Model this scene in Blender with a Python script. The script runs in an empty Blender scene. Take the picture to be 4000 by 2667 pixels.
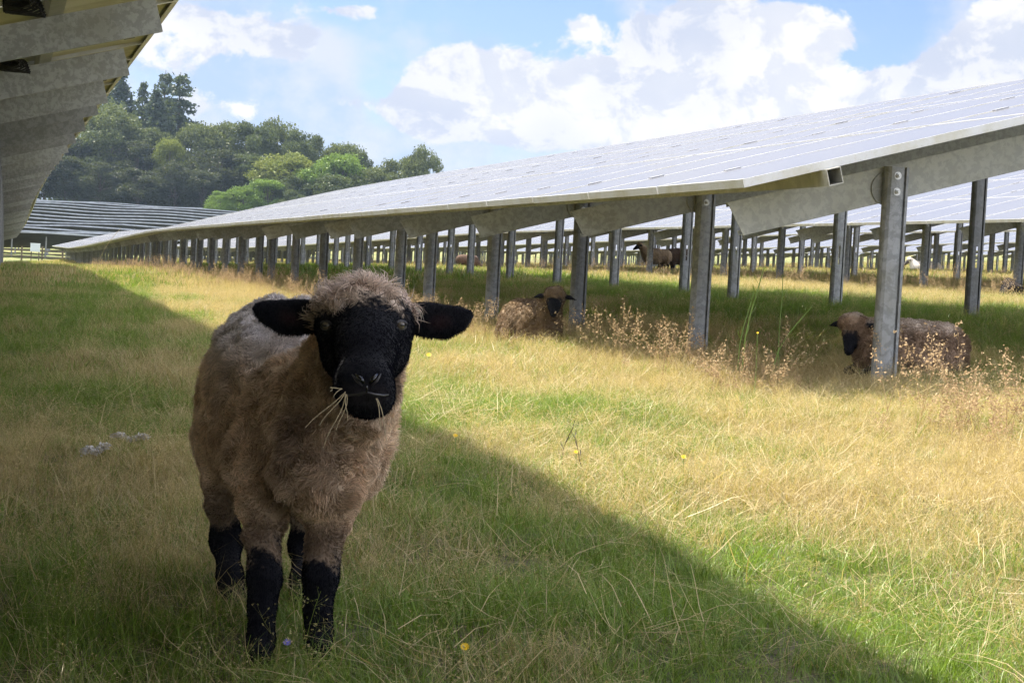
import bpy, math, random
import numpy as np
from mathutils import Matrix, Vector
rng = np.random.default_rng(7)
random.seed(7)
SC = bpy.context.scene
COL = SC.collection
Z0 = 0.76                                   # eye height above the ground under the camera

# ------------------------------------------------------------------ camera
F_PX = 7000.0                                # focal length in pixels of the 4000 px wide photograph
TH, PI_, RO = 0.2777, 0.03984, 0.05453
Fv = np.array([math.sin(TH)*math.cos(PI_), math.cos(TH)*math.cos(PI_), -math.sin(PI_)])
Rv = np.array([math.cos(TH), -math.sin(TH), 0.0])
Uv = np.cross(Rv, Fv)
cR, sR = math.cos(RO), math.sin(RO)
CX = cR*Rv + sR*Uv
CY = -sR*Rv + cR*Uv
cam = bpy.data.cameras.new('camera')
cam.sensor_width = 36.0
cam.lens = F_PX/4000*36
cam.clip_start, cam.clip_end = 0.05, 3000
camo = bpy.data.objects.new('camera', cam)
COL.objects.link(camo)
M = Matrix([[CX[0], CY[0], -Fv[0], 0], [CX[1], CY[1], -Fv[1], 0], [CX[2], CY[2], -Fv[2], Z0], [0, 0, 0, 1]])
camo.matrix_world = M
SC.camera = camo

def ray(x, y):                               # x, y in pixels of the 4000 x 2667 photograph
    return Fv + (x-2000)/F_PX*CX + (1333.5-y)/F_PX*CY
def at_depth(x, y, d):
    p = ray(x, y)*d
    return np.array([p[0], p[1], p[2]+Z0])
def D(x, y, d):                              # 2352-wide reading of the photograph
    return at_depth(x*1.70068, y*1.70068, d)

# ------------------------------------------------------------------ light
KX, KY = 0.36, -0.50                         # shadow run per metre of height
SUN_EL = math.atan(1/math.hypot(KX, KY))
SUN_AZ = math.atan2(-KX, -KY)                # from +Y towards +X
SC.view_settings.view_transform = 'Standard'
SC.view_settings.look = 'None'
SC.view_settings.exposure = 1.4
SC.view_settings.gamma = 1.0
sun = bpy.data.lights.new('sun', 'SUN')
sun.energy = 4.6
sun.angle = math.radians(0.5)
sun.color = (1.0, 0.93, 0.80)
suno = bpy.data.objects.new('sun', sun)
COL.objects.link(suno)
suno.rotation_euler = Vector((-KX, -KY, 1)).to_track_quat('Z', 'Y').to_euler()
suno.location = (-20, 30, 60)

class NT:
    def __init__(s, tree):
        s.t = tree; s.n = tree.nodes; s.l = tree.links
    def node(s, typ, **kw):
        n = s.n.new(typ)
        for k, v in kw.items(): setattr(n, k, v)
        return n
    def put(s, sock, v):
        if isinstance(v, bpy.types.NodeSocket): s.l.new(v, sock)
        elif isinstance(v, (tuple, list)) and len(v) == 3 and sock.type == 'RGBA': sock.default_value = (*v, 1)
        else: sock.default_value = v
    def m(s, op, a, b=None, c=None, clamp=False):
        n = s.n.new('ShaderNodeMath'); n.operation = op; n.use_clamp = clamp
        s.put(n.inputs[0], a)
        if b is not None: s.put(n.inputs[1], b)
        if c is not None: s.put(n.inputs[2], c)
        return n.outputs[0]
    def mix(s, f, a, b, typ='MIX'):
        n = s.n.new('ShaderNodeMix'); n.data_type = 'RGBA'; n.blend_type = typ
        s.put(n.inputs[0], f); s.put(n.inputs[6], a); s.put(n.inputs[7], b)
        return n.outputs[2]
    def ramp(s, v, lo, hi, a=0.0, b=1.0, typ='SMOOTHSTEP'):
        n = s.n.new('ShaderNodeMapRange'); n.interpolation_type = typ
        s.put(n.inputs[0], v); s.put(n.inputs[1], lo); s.put(n.inputs[2], hi); s.put(n.inputs[3], a); s.put(n.inputs[4], b)
        return n.outputs[0]
    def noise(s, vec, scale, detail=4, rough=0.55, dim='3D', dist=0.0):
        n = s.n.new('ShaderNodeTexNoise'); n.noise_dimensions = dim
        if vec is not None: s.l.new(vec, n.inputs['Vector'])
        n.inputs['Scale'].default_value = scale; n.inputs['Detail'].default_value = detail
        n.inputs['Roughness'].default_value = rough; n.inputs['Distortion'].default_value = dist
        return n.outputs['Fac']
    def vec(s, x, y, z):
        n = s.n.new('ShaderNodeCombineXYZ')
        for i, v in enumerate((x, y, z)): s.put(n.inputs[i], v)
        return n.outputs[0]

def make_world():
    w = bpy.data.worlds.new('World'); SC.world = w; w.use_nodes = True
    t = NT(w.node_tree); t.n.clear()
    out = t.node('ShaderNodeOutputWorld'); bg = t.node('ShaderNodeBackground')
    STR = 0.06
    bg.inputs['Strength'].default_value = STR
    t.l.new(bg.outputs[0], out.inputs[0])
    sky = t.node('ShaderNodeTexSky'); sky.sky_type = 'NISHITA'; sky.sun_disc = False
    sky.sun_elevation = SUN_EL; sky.sun_rotation = SUN_AZ
    sky.air_density = 1.0; sky.dust_density = 0.6; sky.ozone_density = 2.0; sky.altitude = 100
    tc = t.node('ShaderNodeTexCoord'); sep = t.node('ShaderNodeSeparateXYZ')
    t.l.new(tc.outputs['Generated'], sep.inputs[0])
    X, Y, Z = sep.outputs
    A = t.m('ARCTAN2', X, Y)
    E = t.m('ARCSINE', Z)
    P = t.vec(A, t.m('MULTIPLY', E, 1.25), 0.0)
    def ang(px, py):
        d = ray(px, py); d = d/np.linalg.norm(d)
        return math.atan2(d[0], d[1]), math.asin(d[2])
    def blobs(lst):
        tot = None
        for px, py, sx, sy, wt in lst:
            a, e = ang(px, py); sx /= 7300; sy /= 7300
            dx = t.m('DIVIDE', t.m('SUBTRACT', A, a), sx); dy = t.m('DIVIDE', t.m('SUBTRACT', E, e), sy)
            r2 = t.m('ADD', t.m('MULTIPLY', dx, dx), t.m('MULTIPLY', dy, dy))
            g = t.m('MULTIPLY', t.m('POWER', 2.718, t.m('MULTIPLY', r2, -1.0)), wt)
            tot = g if tot is None else t.m('ADD', tot, g)
        return tot
    # crisp cumulus heads
    big = t.noise(P, 9, 3, 0.5)
    fine = t.noise(P, 38, 9, 0.62, dist=0.25)
    cum = blobs([(1720, 300, 150, 110, .75), (1640, 400, 150, 90, .75), (1980, 330, 190, 110, .7), (2150, 470, 420, 110, .8), (1760, 480, 260, 70, .6),
                 (2620, 330, 520, 210, .95), (2950, 120, 420, 130, .8), (3750, 250, 330, 140, .85), (3900, 90, 170, 140, .7), (3350, 400, 500, 130, .7),
                 (2240, 90, 90, 60, .38), (1350, 395, 110, 45, .42), (760, 120, 330, 170, .62), (1150, 150, 260, 90, .50), (1330, 40, 200, 40, .40), (820, 420, 300, 60, .35),
                 (1850, 50, 420, 75, -.35), (1420, 280, 170, 90, -.30), (3480, 170, 170, 110, -.7), (3650, 30, 120, 60, -.6)])
    dens = t.m('ADD', t.m('ADD', cum, t.m('MULTIPLY', t.m('SUBTRACT', fine, 0.5), 1.15)), t.m('MULTIPLY', t.m('SUBTRACT', big, 0.5), 0.7))
    front = t.ramp(dens, 0.27, 0.45)
    # rest of the sky: unseen broken cloud, overbright to fill the shade
    far = t.ramp(t.noise(t.vec(X, Y, Z), 2.4, 7, 0.6), 0.46, 0.60)
    infront = t.m('MULTIPLY', t.ramp(Y, 0.55, 0.8), t.ramp(E, 0.22, 0.30, 1, 0))
    cloud = t.m('MAXIMUM', t.m('MULTIPLY', front, infront), t.m('MULTIPLY', far, t.m('SUBTRACT', 1.0, infront)))
    # hazy veil near the horizon and soft cloud
    veil = t.m('MULTIPLY', t.ramp(t.m('ADD', t.noise(P, 14, 6, 0.55), blobs([(900, 250, 520, 260, .30), (1300, 560, 500, 160, .22), (1900, 60, 500, 90, -.12), (3450, 120, 250, 160, -.2)])), 0.42, 0.68), 0.85)
    low = t.ramp(E, 0.03, 0.10, 0.75, 0.0)
    veil = t.m('MAXIMUM', veil, low)
    # shading in the clouds: bright lumps, blue-grey undersides
    lump = t.noise(P, 30, 7, 0.6, dist=0.5)
    up = t.noise(t.vec(t.m('ADD', A, 0.012), t.m('MULTIPLY', t.m('SUBTRACT', E, 0.012), 1.25), 0.0), 30, 7, 0.6, dist=0.5)
    sh = t.ramp(t.m('SUBTRACT', lump, up), -0.09, 0.07, 0.0, 1.0)
    sh2 = t.ramp(t.noise(P, 8, 4, 0.5), 0.38, 0.62)
    shade = t.m('MULTIPLY_ADD', sh, 0.55, t.m('MULTIPLY', sh2, 0.45))
    ccol = t.mix(shade, (4.3, 4.7, 5.7), (6.7, 6.6, 6.6))
    vcol = t.mix(t.ramp(t.noise(P, 11, 6, .6), .38, .62), (3.4, 4.4, 6.1), (5.2, 5.4, 6.0))
    skc = t.mix(1.0, sky.outputs[0], (0.80, 0.83, 1.10), 'MULTIPLY')
    c = t.mix(veil, skc, vcol)
    ccol = t.mix(infront, (23.0, 23.2, 24.5), ccol)  # cloud out of view made brighter as added fill for the shade
    c = t.mix(cloud, c, ccol)
    t.l.new(c, bg.inputs['Color'])
make_world()

# ------------------------------------------------------------------ mesh helpers
def props(o, label=None, cat=None, group=None, kind=None):
    if label: o['label'] = label
    if cat: o['category'] = cat
    if group: o['group'] = group
    if kind: o['kind'] = kind
    return o
def mesh_from(name, V, Fc, mats=(), mi=None, smooth=False, attrs=None):
    me = bpy.data.meshes.new(name)
    V = np.asarray(V, dtype=np.float32)
    if isinstance(Fc, np.ndarray):
        n, k = Fc.shape
        me.vertices.add(len(V)); me.vertices.foreach_set('co', V.ravel())
        me.loops.add(n*k); me.loops.foreach_set('vertex_index', Fc.astype(np.int32).ravel())
        me.polygons.add(n); me.polygons.foreach_set('loop_start', np.arange(0, n*k, k, dtype=np.int32))
        me.update(calc_edges=True)
    else:
        me.from_pydata(V.tolist(), [], Fc)
    for m in mats: me.materials.append(m)
    if mi is not None: me.polygons.foreach_set('material_index', np.asarray(mi, dtype=np.int32))
    if smooth: me.polygons.foreach_set('use_smooth', np.ones(len(me.polygons), dtype=bool))
    for k, v in (attrs or {}).items():
        v = np.asarray(v, dtype=np.float32)
        if v.ndim == 1:
            a = me.attributes.new(k, 'FLOAT', 'POINT'); a.data.foreach_set('value', v)
        else:
            a = me.attributes.new(k, 'FLOAT_COLOR', 'POINT')
            a.data.foreach_set('color', np.concatenate([v, np.ones((len(v), 1), np.float32)], 1).ravel())
    me.update()
    return me
def obj(name, me, parent=None, loc=None):
    o = bpy.data.objects.new(name, me); COL.objects.link(o)
    if parent is not None: o.parent = parent
    if loc is not None: o.location = loc
    return o
def empty(name, loc=(0, 0, 0)):
    o = bpy.data.objects.new(name, None); o.empty_display_size = .2
    o.location = loc; COL.objects.link(o); return o

class MB:
    """collects pieces of one part"""
    def __init__(s): s.V = []; s.F = []; s.MI = []; s.n = 0
    def add(s, V, Fc, mi=0):
        s.V += [tuple(v) for v in V]; s.F += [tuple(i+s.n for i in f) for f in Fc]; s.MI += [mi]*len(Fc); s.n += len(V)
    def box(s, c, sz, ax=None, mi=0):
        c = np.array(c, float); ax = np.eye(3) if ax is None else np.array(ax, float)
        V = [c + ax[0]*sz[0]/2*i + ax[1]*sz[1]/2*j + ax[2]*sz[2]/2*k for i in (-1, 1) for j in (-1, 1) for k in (-1, 1)]
        s.add(V, [(0, 1, 3, 2), (4, 6, 7, 5), (0, 4, 5, 1), (2, 3, 7, 6), (0, 2, 6, 4), (1, 5, 7, 3)], mi)
    def tube(s, pts, rad, n=6, mi=0, cap=True):
        pts = np.array(pts, float); rad = np.broadcast_to(np.array(rad, float), (len(pts),))
        V = []; 
        for i, p in enumerate(pts):
            d = pts[min(i+1, len(pts)-1)]-pts[max(i-1, 0)]; d = d/(np.linalg.norm(d)+1e-9)
            a = np.cross(d, (0, 0, 1.0)) if abs(d[2]) < .9 else np.cross(d, (1.0, 0, 0)); a /= np.linalg.norm(a); b = np.cross(d, a)
            for k in range(n):
                t = 2*math.pi*k/n; V.append(p+rad[i]*(a*math.cos(t)+b*math.sin(t)))
        Fc = [(i*n+k, i*n+(k+1) % n, (i+1)*n+(k+1) % n, (i+1)*n+k) for i in range(len(pts)-1) for k in range(n)]
        if cap: Fc += [tuple(range(n))[::-1], tuple((len(pts)-1)*n+k for k in range(n))]
        s.add(V, Fc, mi)
    def mesh(s, name, mats, smooth=False): return mesh_from(name, s.V, s.F, mats, s.MI, smooth)

# ------------------------------------------------------------------ materials
def mat(name, fn):
    m = bpy.data.materials.new(name); m.use_nodes = True
    t = NT(m.node_tree); t.n.clear()
    out = t.node('ShaderNodeOutputMaterial')
    fn(t, out); return m
def pr(t, out, base, rough=.6, metal=0.0, **kw):
    b = t.node('ShaderNodeBsdfPrincipled')
    t.put(b.inputs['Base Color'], base); t.put(b.inputs['Roughness'], rough); t.put(b.inputs['Metallic'], metal)
    for k, v in kw.items(): t.put(b.inputs[k], v)
    t.l.new(b.outputs[0], out.inputs[0]); return b
def bump(t, b, h, st=.3, dist=.01):
    n = t.node('ShaderNodeBump'); t.put(n.inputs['Height'], h); n.inputs['Strength'].default_value = st; n.inputs['Distance'].default_value = dist
    t.l.new(n.outputs[0], b.inputs['Normal'])
def pos(t): return t.node('ShaderNodeNewGeometry').outputs['Position']
def objc(t): return t.node('ShaderNodeTexCoord').outputs['Object']

def f_galv(dark, light, met=.35, sc=1.0):
    def f(t, out):
        p = pos(t)
        n = t.noise(p, 13*sc, 6, .66, dist=.4); n2 = t.noise(p, 55*sc, 3, .5); n3 = t.noise(p, 3, 3, .6)
        fac = t.m('MULTIPLY_ADD', t.ramp(n, .43, .57), .7, t.m('MULTIPLY', n2, .3))
        c = t.mix(fac, dark, light)
        c = t.mix(t.ramp(n3, .45, .75, 0, .4), c, (.17, .16, .10))
        rv = t.m('MULTIPLY_ADD', t.node('ShaderNodeObjectInfo').outputs['Random'], .50, .72)
        c = t.mix(1.0, c, t.vec(rv, rv, rv), 'MULTIPLY')
        b = pr(t, out, c, t.ramp(n, .3, .7, .38, .62), met)
        bump(t, b, n2, .15, .002)
    return f
M_RAFT = mat('galvanised_rafter', f_galv((.235, .24, .215), (.375, .38, .35), .10, 2.0))
M_POST = mat('galvanised_post', f_galv((.18, .185, .19), (.32, .33, .34), .35, 1.6))
M_PURL = mat('aluminium_purlin', f_galv((.40, .39, .33), (.56, .55, .49), .25))
def f_frame(t, out):
    p = pos(t); n = t.noise(p, 6, 5, .6); n2 = t.noise(p, 90, 3, .6)
    c = t.mix(t.ramp(n, .4, .7), (.60, .60, .59), (.50, .48, .40))
    c = t.mix(t.ramp(n2, .55, .75, 0, .4), c, (.35, .33, .22))
    pr(t, out, c, .42, .35)
M_FRAME = mat('module_frame', f_frame)
def glass_dust_glare(t, out, c, n):
    # thin dust over cell glass; sky glare painted in as whitening at flat angles
    b = t.node('ShaderNodeBsdfPrincipled'); t.put(b.inputs['Base Color'], c); t.put(b.inputs['Roughness'], t.m('MULTIPLY_ADD', n, .12, .10)); b.inputs['IOR'].default_value = 1.52
    d = t.node('ShaderNodeBsdfDiffuse'); t.put(d.inputs[0], (.185, .188, .205))
    lw = t.node('ShaderNodeLayerWeight'); lw.inputs['Blend'].default_value = .5
    m = t.node('ShaderNodeMixShader'); t.l.new(t.ramp(lw.outputs['Facing'], .55, 1.0, .04, .55), m.inputs[0])
    t.l.new(b.outputs[0], m.inputs[1]); t.l.new(d.outputs[0], m.inputs[2]); t.l.new(m.outputs[0], out.inputs[0])
def f_glass(t, out):
    p = objc(t); sep = t.node('ShaderNodeSeparateXYZ'); t.l.new(p, sep.inputs[0])
    def line(v, period, off, w):
        fr = t.m('FRACT', t.m('DIVIDE', t.m('ADD', v, off), period))
        return t.m('LESS_THAN', t.m('ABSOLUTE', t.m('SUBTRACT', fr, .5)), w)
    g = t.m('MAXIMUM', line(sep.outputs[0], .1585, 0.0, .013), line(sep.outputs[1], .1842, 0.0, .010))
    n = t.noise(pos(t), 1.3, 5, .6); n2 = t.noise(pos(t), 25, 4, .65)
    c = t.mix(g, (.010, .014, .035), (.05, .055, .07))
    c = t.mix(t.ramp(n2, .35, .8, .02, .22), c, (.30, .28, .24))
    glass_dust_glare(t, out, c, n)
M_GLASS = mat('module_glass', f_glass)
def f_back(t, out):
    p = pos(t); n = t.noise(p, 2.5, 5, .6); n2 = t.noise(p, 30, 4, .6)
    c = t.mix(t.ramp(n, .35, .7), (.70, .66, .50), (.52, .47, .30))
    c = t.mix(t.ramp(n2, .5, .8, 0, .35), c, (.33, .29, .17))
    pr(t, out, c, .7)
M_BACK = mat('module_backsheet', f_back)
def simple(name, c, rough=.7, metal=0.0, c2=None, sc=20):
    def f(t, out):
        base = c
        if c2 is not None: base = t.mix(t.ramp(t.noise(pos(t), sc, 5, .6), .35, .65), c, c2)
        pr(t, out, base, rough, metal)
    return mat(name, f)
M_BLACK = simple('black_cable', (.015, .015, .015), .5, 0, (.04, .04, .035))
M_BOLT = simple('zinc_bolt', (.55, .55, .53), .35, .7, (.4, .4, .38), 80)
M_CLAMP = simple('module_clamp', (.30, .30, .33), .5, .2, (.42, .42, .42), 60)

# ------------------------------------------------------------------ terrain
TX = [-200, -60, -10, -4, 0, 3.3, 4.3, 7.7, 9, 11.9, 13, 20.5, 29.1, 37.8, 46.4, 60, 80, 110, 200, 400]
TZ = [-1.6, -1.4, -1.1, -.95, -.76, -.56, -.49, -.20, -.12, -.06, 0.0, .39, .68, 1.04, 1.42, 2.2, 3.5, 5.4, 11, 20]
YR = [-30, 38, 45, 58, 80, 99, 137, 300]; HRv = [0, 0, -.03, -.19, -.44, -.6, -.56, -.56]
YL = [-30, 10.7, 20, 28, 36, 42, 54, 66, 89, 127, 300]; HLv = [0, 0, .05, .09, .15, .15, .07, -.2, -.54, -.75, -.8]
def sstep(a, b, v):
    t = np.clip((v-a)/(b-a), 0, 1); return t*t*(3-2*t)
def smooth_interp(v, xs, ys, w):
    return (np.interp(v-w, xs, ys)+np.interp(v, xs, ys)*2+np.interp(v+w, xs, ys))/4
def zR(y): return smooth_interp(np.asarray(y, float), YR, HRv, 3)
def zL(y): return smooth_interp(np.asarray(y, float), YL, HLv, 2.5)
def zLd(y): return zL(y)-.24*sstep(6.8, 4.0, np.asarray(y, float))  # unseen near end of the left deck bent down to shift its shadow edge
def bumps(x, y):
    return (.018*np.sin(x*2.1+y*.7+1)*np.sin(y*1.6-x*.4)+.012*np.sin(x*4.3-y*2.9)+.010*np.sin(y*5.1+x*3.7))
def gz(x, y):
    x = np.asarray(x, float); y = np.asarray(y, float)
    base = smooth_interp(x, TX, TZ, .7)
    w = np.clip((x+1.5)/7.0, 0, 1)
    h = zL(y)*(1-w)+zR(y)*w
    near = base+h
    hill = np.interp(y, [100, 137, 160, 178, 200, 250, 300, 345, 420, 900], [-1.3, -1.35, -1.5, -1.45, -.75, 1.7, 4.5, 6.2, 7.5, 9])+x*.006
    f = sstep(132, 172, y)*(1-sstep(45, 85, x))
    return near*(1-f)+hill*f+bumps(x, y)+Z0
def build_ground():
    xs = np.unique(np.concatenate([np.arange(-200, -10, 10.), np.arange(-10, -2, .5), np.arange(-2, 8, .12), np.arange(8, 50, .6), np.arange(50, 400, 10.)]))
    ys = np.unique(np.concatenate([np.arange(-30, 1, 3.), np.arange(1, 20, .14), np.arange(20, 60, .5), np.arange(60, 180, 2.), np.arange(180, 901, 8.)]))
    X, Y = np.meshgrid(xs, ys); Z = gz(X, Y)
    V = np.stack([X, Y, Z], -1).reshape(-1, 3)
    nx, ny = len(xs), len(ys)
    i = np.arange(ny-1)[:, None]*nx+np.arange(nx-1)[None]
    Fc = np.stack([i, i+1, i+nx+1, i+nx], -1).reshape(-1, 4)
    def f(t, out):
        p = pos(t)
        n = t.noise(p, .8, 4, .6); n2 = t.noise(p, 18, 5, .7); n3 = t.noise(p, .12, 3, .5)
        sp = t.node('ShaderNodeSeparateXYZ'); t.l.new(p, sp.inputs[0])
        farf = t.ramp(sp.outputs[1], 40, 75)
        thatch = t.mix(t.ramp(n2, .35, .65), (.045, .05, .018), (.16, .13, .06))
        grassy = t.mix(t.ramp(n, .38, .62), (.11, .15, .035), (.27, .23, .085))
        grassy = t.mix(t.ramp(n2, .4, .7, 0, .5), grassy, (.09, .10, .03))
        c = t.mix(farf, thatch, grassy)
        c = t.mix(t.ramp(n3, .45, .65, 0, .35), c, (.10, .15, .03))
        b = pr(t, out, c, .95)
        bump(t, b, t.noise(p, 9, 5, .7), .9, .08)
    me = mesh_from('ground', V, Fc, [mat('meadow_soil', f)], smooth=True)
    props(obj('ground', me), kind='structure')
build_ground()

# ------------------------------------------------------------------ solar rows
TAU = .272; CT, ST = math.cos(TAU), math.sin(TAU)
PITCH, LM, SL = 1.16, 1.64, 4.92
def make_module_mesh():
    mb = MB(); w, l, h = 1.138, 1.620, .04
    # frame: four bars; glass sheet 2 mm under the rim; back sheet near the bottom
    fw = .011
    mb.box((0, fw/2, -h/2), (w, fw, h)); mb.box((0, l-fw/2, -h/2), (w, fw, h))
    mb.box((-w/2+fw/2, l/2, -h/2), (fw, l-2*fw, h)); mb.box((w/2-fw/2, l/2, -h/2), (fw, l-2*fw, h))
    mb.box((0, l/2, -.0050), (w-2*fw, l-2*fw, .006), mi=1)
    mb.box((0, l/2, -.0135), (w-2*fw, l-2*fw, .008), mi=2)
    # lower return lip of the frame and junction box on the back
    mb.box((0, fw+.012, -h+.001), (w-2*fw, .024, .002)); mb.box((0, l-fw-.012, -h+.001), (w-2*fw, .024, .002))
    mb.box((0, l-.16, -.028), (.11, .07, .020), mi=3)
    return mb.mesh('solar_module', [M_FRAME, M_GLASS, M_BACK, M_BLACK])
MOD = make_module_mesh()
MODV = np.array([v.co for v in MOD.vertices]); MODF = [tuple(p.vertices) for p in MOD.polygons]; MODM = [p.material_index for p in MOD.polygons]

class Row:
    def __init__(s, x0, zlow, prof, y0, y1, f0):
        s.x0, s.zlow, s.prof, s.y0, s.y1, s.f0 = x0, zlow, prof, y0, y1, f0
    def z(s, y): return s.zlow+float(s.prof(y))+Z0
    def P(s, u, y, n=0.0):
        """u up the slope, y along the row, n out of the glass"""
        return np.array([s.x0+u*CT-n*ST, y, s.z(y)+u*ST+n*CT])
    def axes(s, y):
        sl = (s.z(y+.6)-s.z(y-.6))/1.2
        t = np.array([0, 1, sl]); t /= np.linalg.norm(t)
        u = np.array([CT, 0, ST]); u -= t*np.dot(u, t); u /= np.linalg.norm(u)
        return t, u, np.cross(u, t)

TABLE = 11.6; NMOD = 10; FR = [0.46+2.53*k for k in range(5)]
def mat4(X, Y, Z, o):
    return Matrix([[X[0], Y[0], Z[0], o[0]], [X[1], Y[1], Z[1], o[1]], [X[2], Y[2], Z[2], o[2]], [0, 0, 0, 1]])

def post_mesh(holes):
    # folded sheet profile; u to the right as seen from the aisle end, v along the row
    path = [(.058, .030), (.060, .002), (.048, .0), (.046, .016), (.034, .018), (.031, .0), (.009, -.003), (-.009, -.003), (-.034, .0), (-.048, .010), (-.056, .024), (-.056, .046), (-.044, .055), (-.028, .055)]
    zs = [0, .30, .305, .33, .335, .36, .40, .405, 1.0] if holes else [0, 1.0]
    V = [(u, v, z) for z in zs for u, v in path]; n = len(path); Fc = []
    for j in range(len(zs)-1):
        for i in range(n-1):
            if holes and i == 6 and (j in (2,) or j in (4, 5)): continue
            Fc.append((j*n+i, j*n+i+1, (j+1)*n+i+1, (j+1)*n+i))
    me = mesh_from('post', V, Fc, [M_POST])
    return me
POST_F, POST_B = post_mesh(False), post_mesh(True)

def bolt_mesh():
    mb = MB()
    mb.tube([(0, 0, 0), (0, -.004, 0)], .020, 14); mb.tube([(0, -.004, 0), (0, -.014, 0)], .0125, 6); mb.tube([(0, -.014, 0), (0, -.024, 0)], .007, 8)
    return mb.mesh('bolt', [M_BOLT])
BOLT = bolt_mesh()
def plate_mesh():
    mb = MB(); mb.tube([(0, 0, 0), (0, -.006, 0)], .085, 28); return mb.mesh('gusset_plate', [M_RAFT])
PLATE = plate_mesh()

def rafter_mesh(u0, u1):
    # channel section lying under the purlins, web in the vertical plane
    mb = MB(); h, wv = .175, .055
    top, bot = -.121, -.121-h
    def seg(a, b): mb.box(((a[0]+b[0])/2, (a[1]+b[1])/2, (a[2]+b[2])/2), (abs(a[0]-b[0]), abs(a[1]-b[1]), abs(a[2]-b[2])))
    # local: X along the slope, Y along the row, Z normal.  lower end cut plumb-ish
    x0, x1 = u0, u1
    V = [(x0-.012, 0, top), (x1, 0, top), (x1, 0, bot), (x0+.038, 0, bot), (x0-.012, .004, top), (x1, .004, top), (x1, .004, bot), (x0+.038, .004, bot)]
    mb.add(V, [(0, 3, 2, 1), (4, 5, 6, 7), (0, 1, 5, 4), (1, 2, 6, 5), (2, 3, 7, 6), (3, 0, 4, 7)])
    seg((x0, .006, top-.003), (x1, wv, top-.0065)); seg((x0+.035, .006, bot+.0065), (x1, wv, bot+.003))
    seg((x0, wv-.004, top-.009), (x1, wv, top-.024)); seg((x0+.033, wv-.004, bot+.024), (x1, wv, bot+.009))
    return mb.mesh('rafter', [M_RAFT])
RAFT = rafter_mesh(.10, 4.66)

def tube_run(row, u, y0, y1, w=.075, top=-.0405, h=.080, th=.004):
    """hollow box section following the row"""
    mb = MB(); n = max(2, int((y1-y0)/2.4)+1)
    ys = np.linspace(y0, y1, n+1)
    outer = [(-w/2, top), (w/2, top), (w/2, top-h), (-w/2, top-h)]
    inner = [(-w/2+th, top-th), (w/2-th, top-th), (w/2-th, top-h+th), (-w/2+th, top-h+th)]
    V = []
    for y in ys:
        for a, b in outer+inner: V.append(row.P(u+a, y, b))
    Fc = []
    for i in range(n):
        for k in range(4):
            a, b = k, (k+1) % 4
            Fc.append((i*8+a, i*8+b, (i+1)*8+b, (i+1)*8+a)); Fc.append((i*8+4+b, i*8+4+a, (i+1)*8+4+a, (i+1)*8+4+b))
    for e in (0, n):
        for k in range(4): Fc.append((e*8+k, e*8+(k+1) % 4, e*8+4+(k+1) % 4, e*8+4+k))
    mb.add(V, Fc); return mb.mesh('purlin', [M_PURL])

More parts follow.
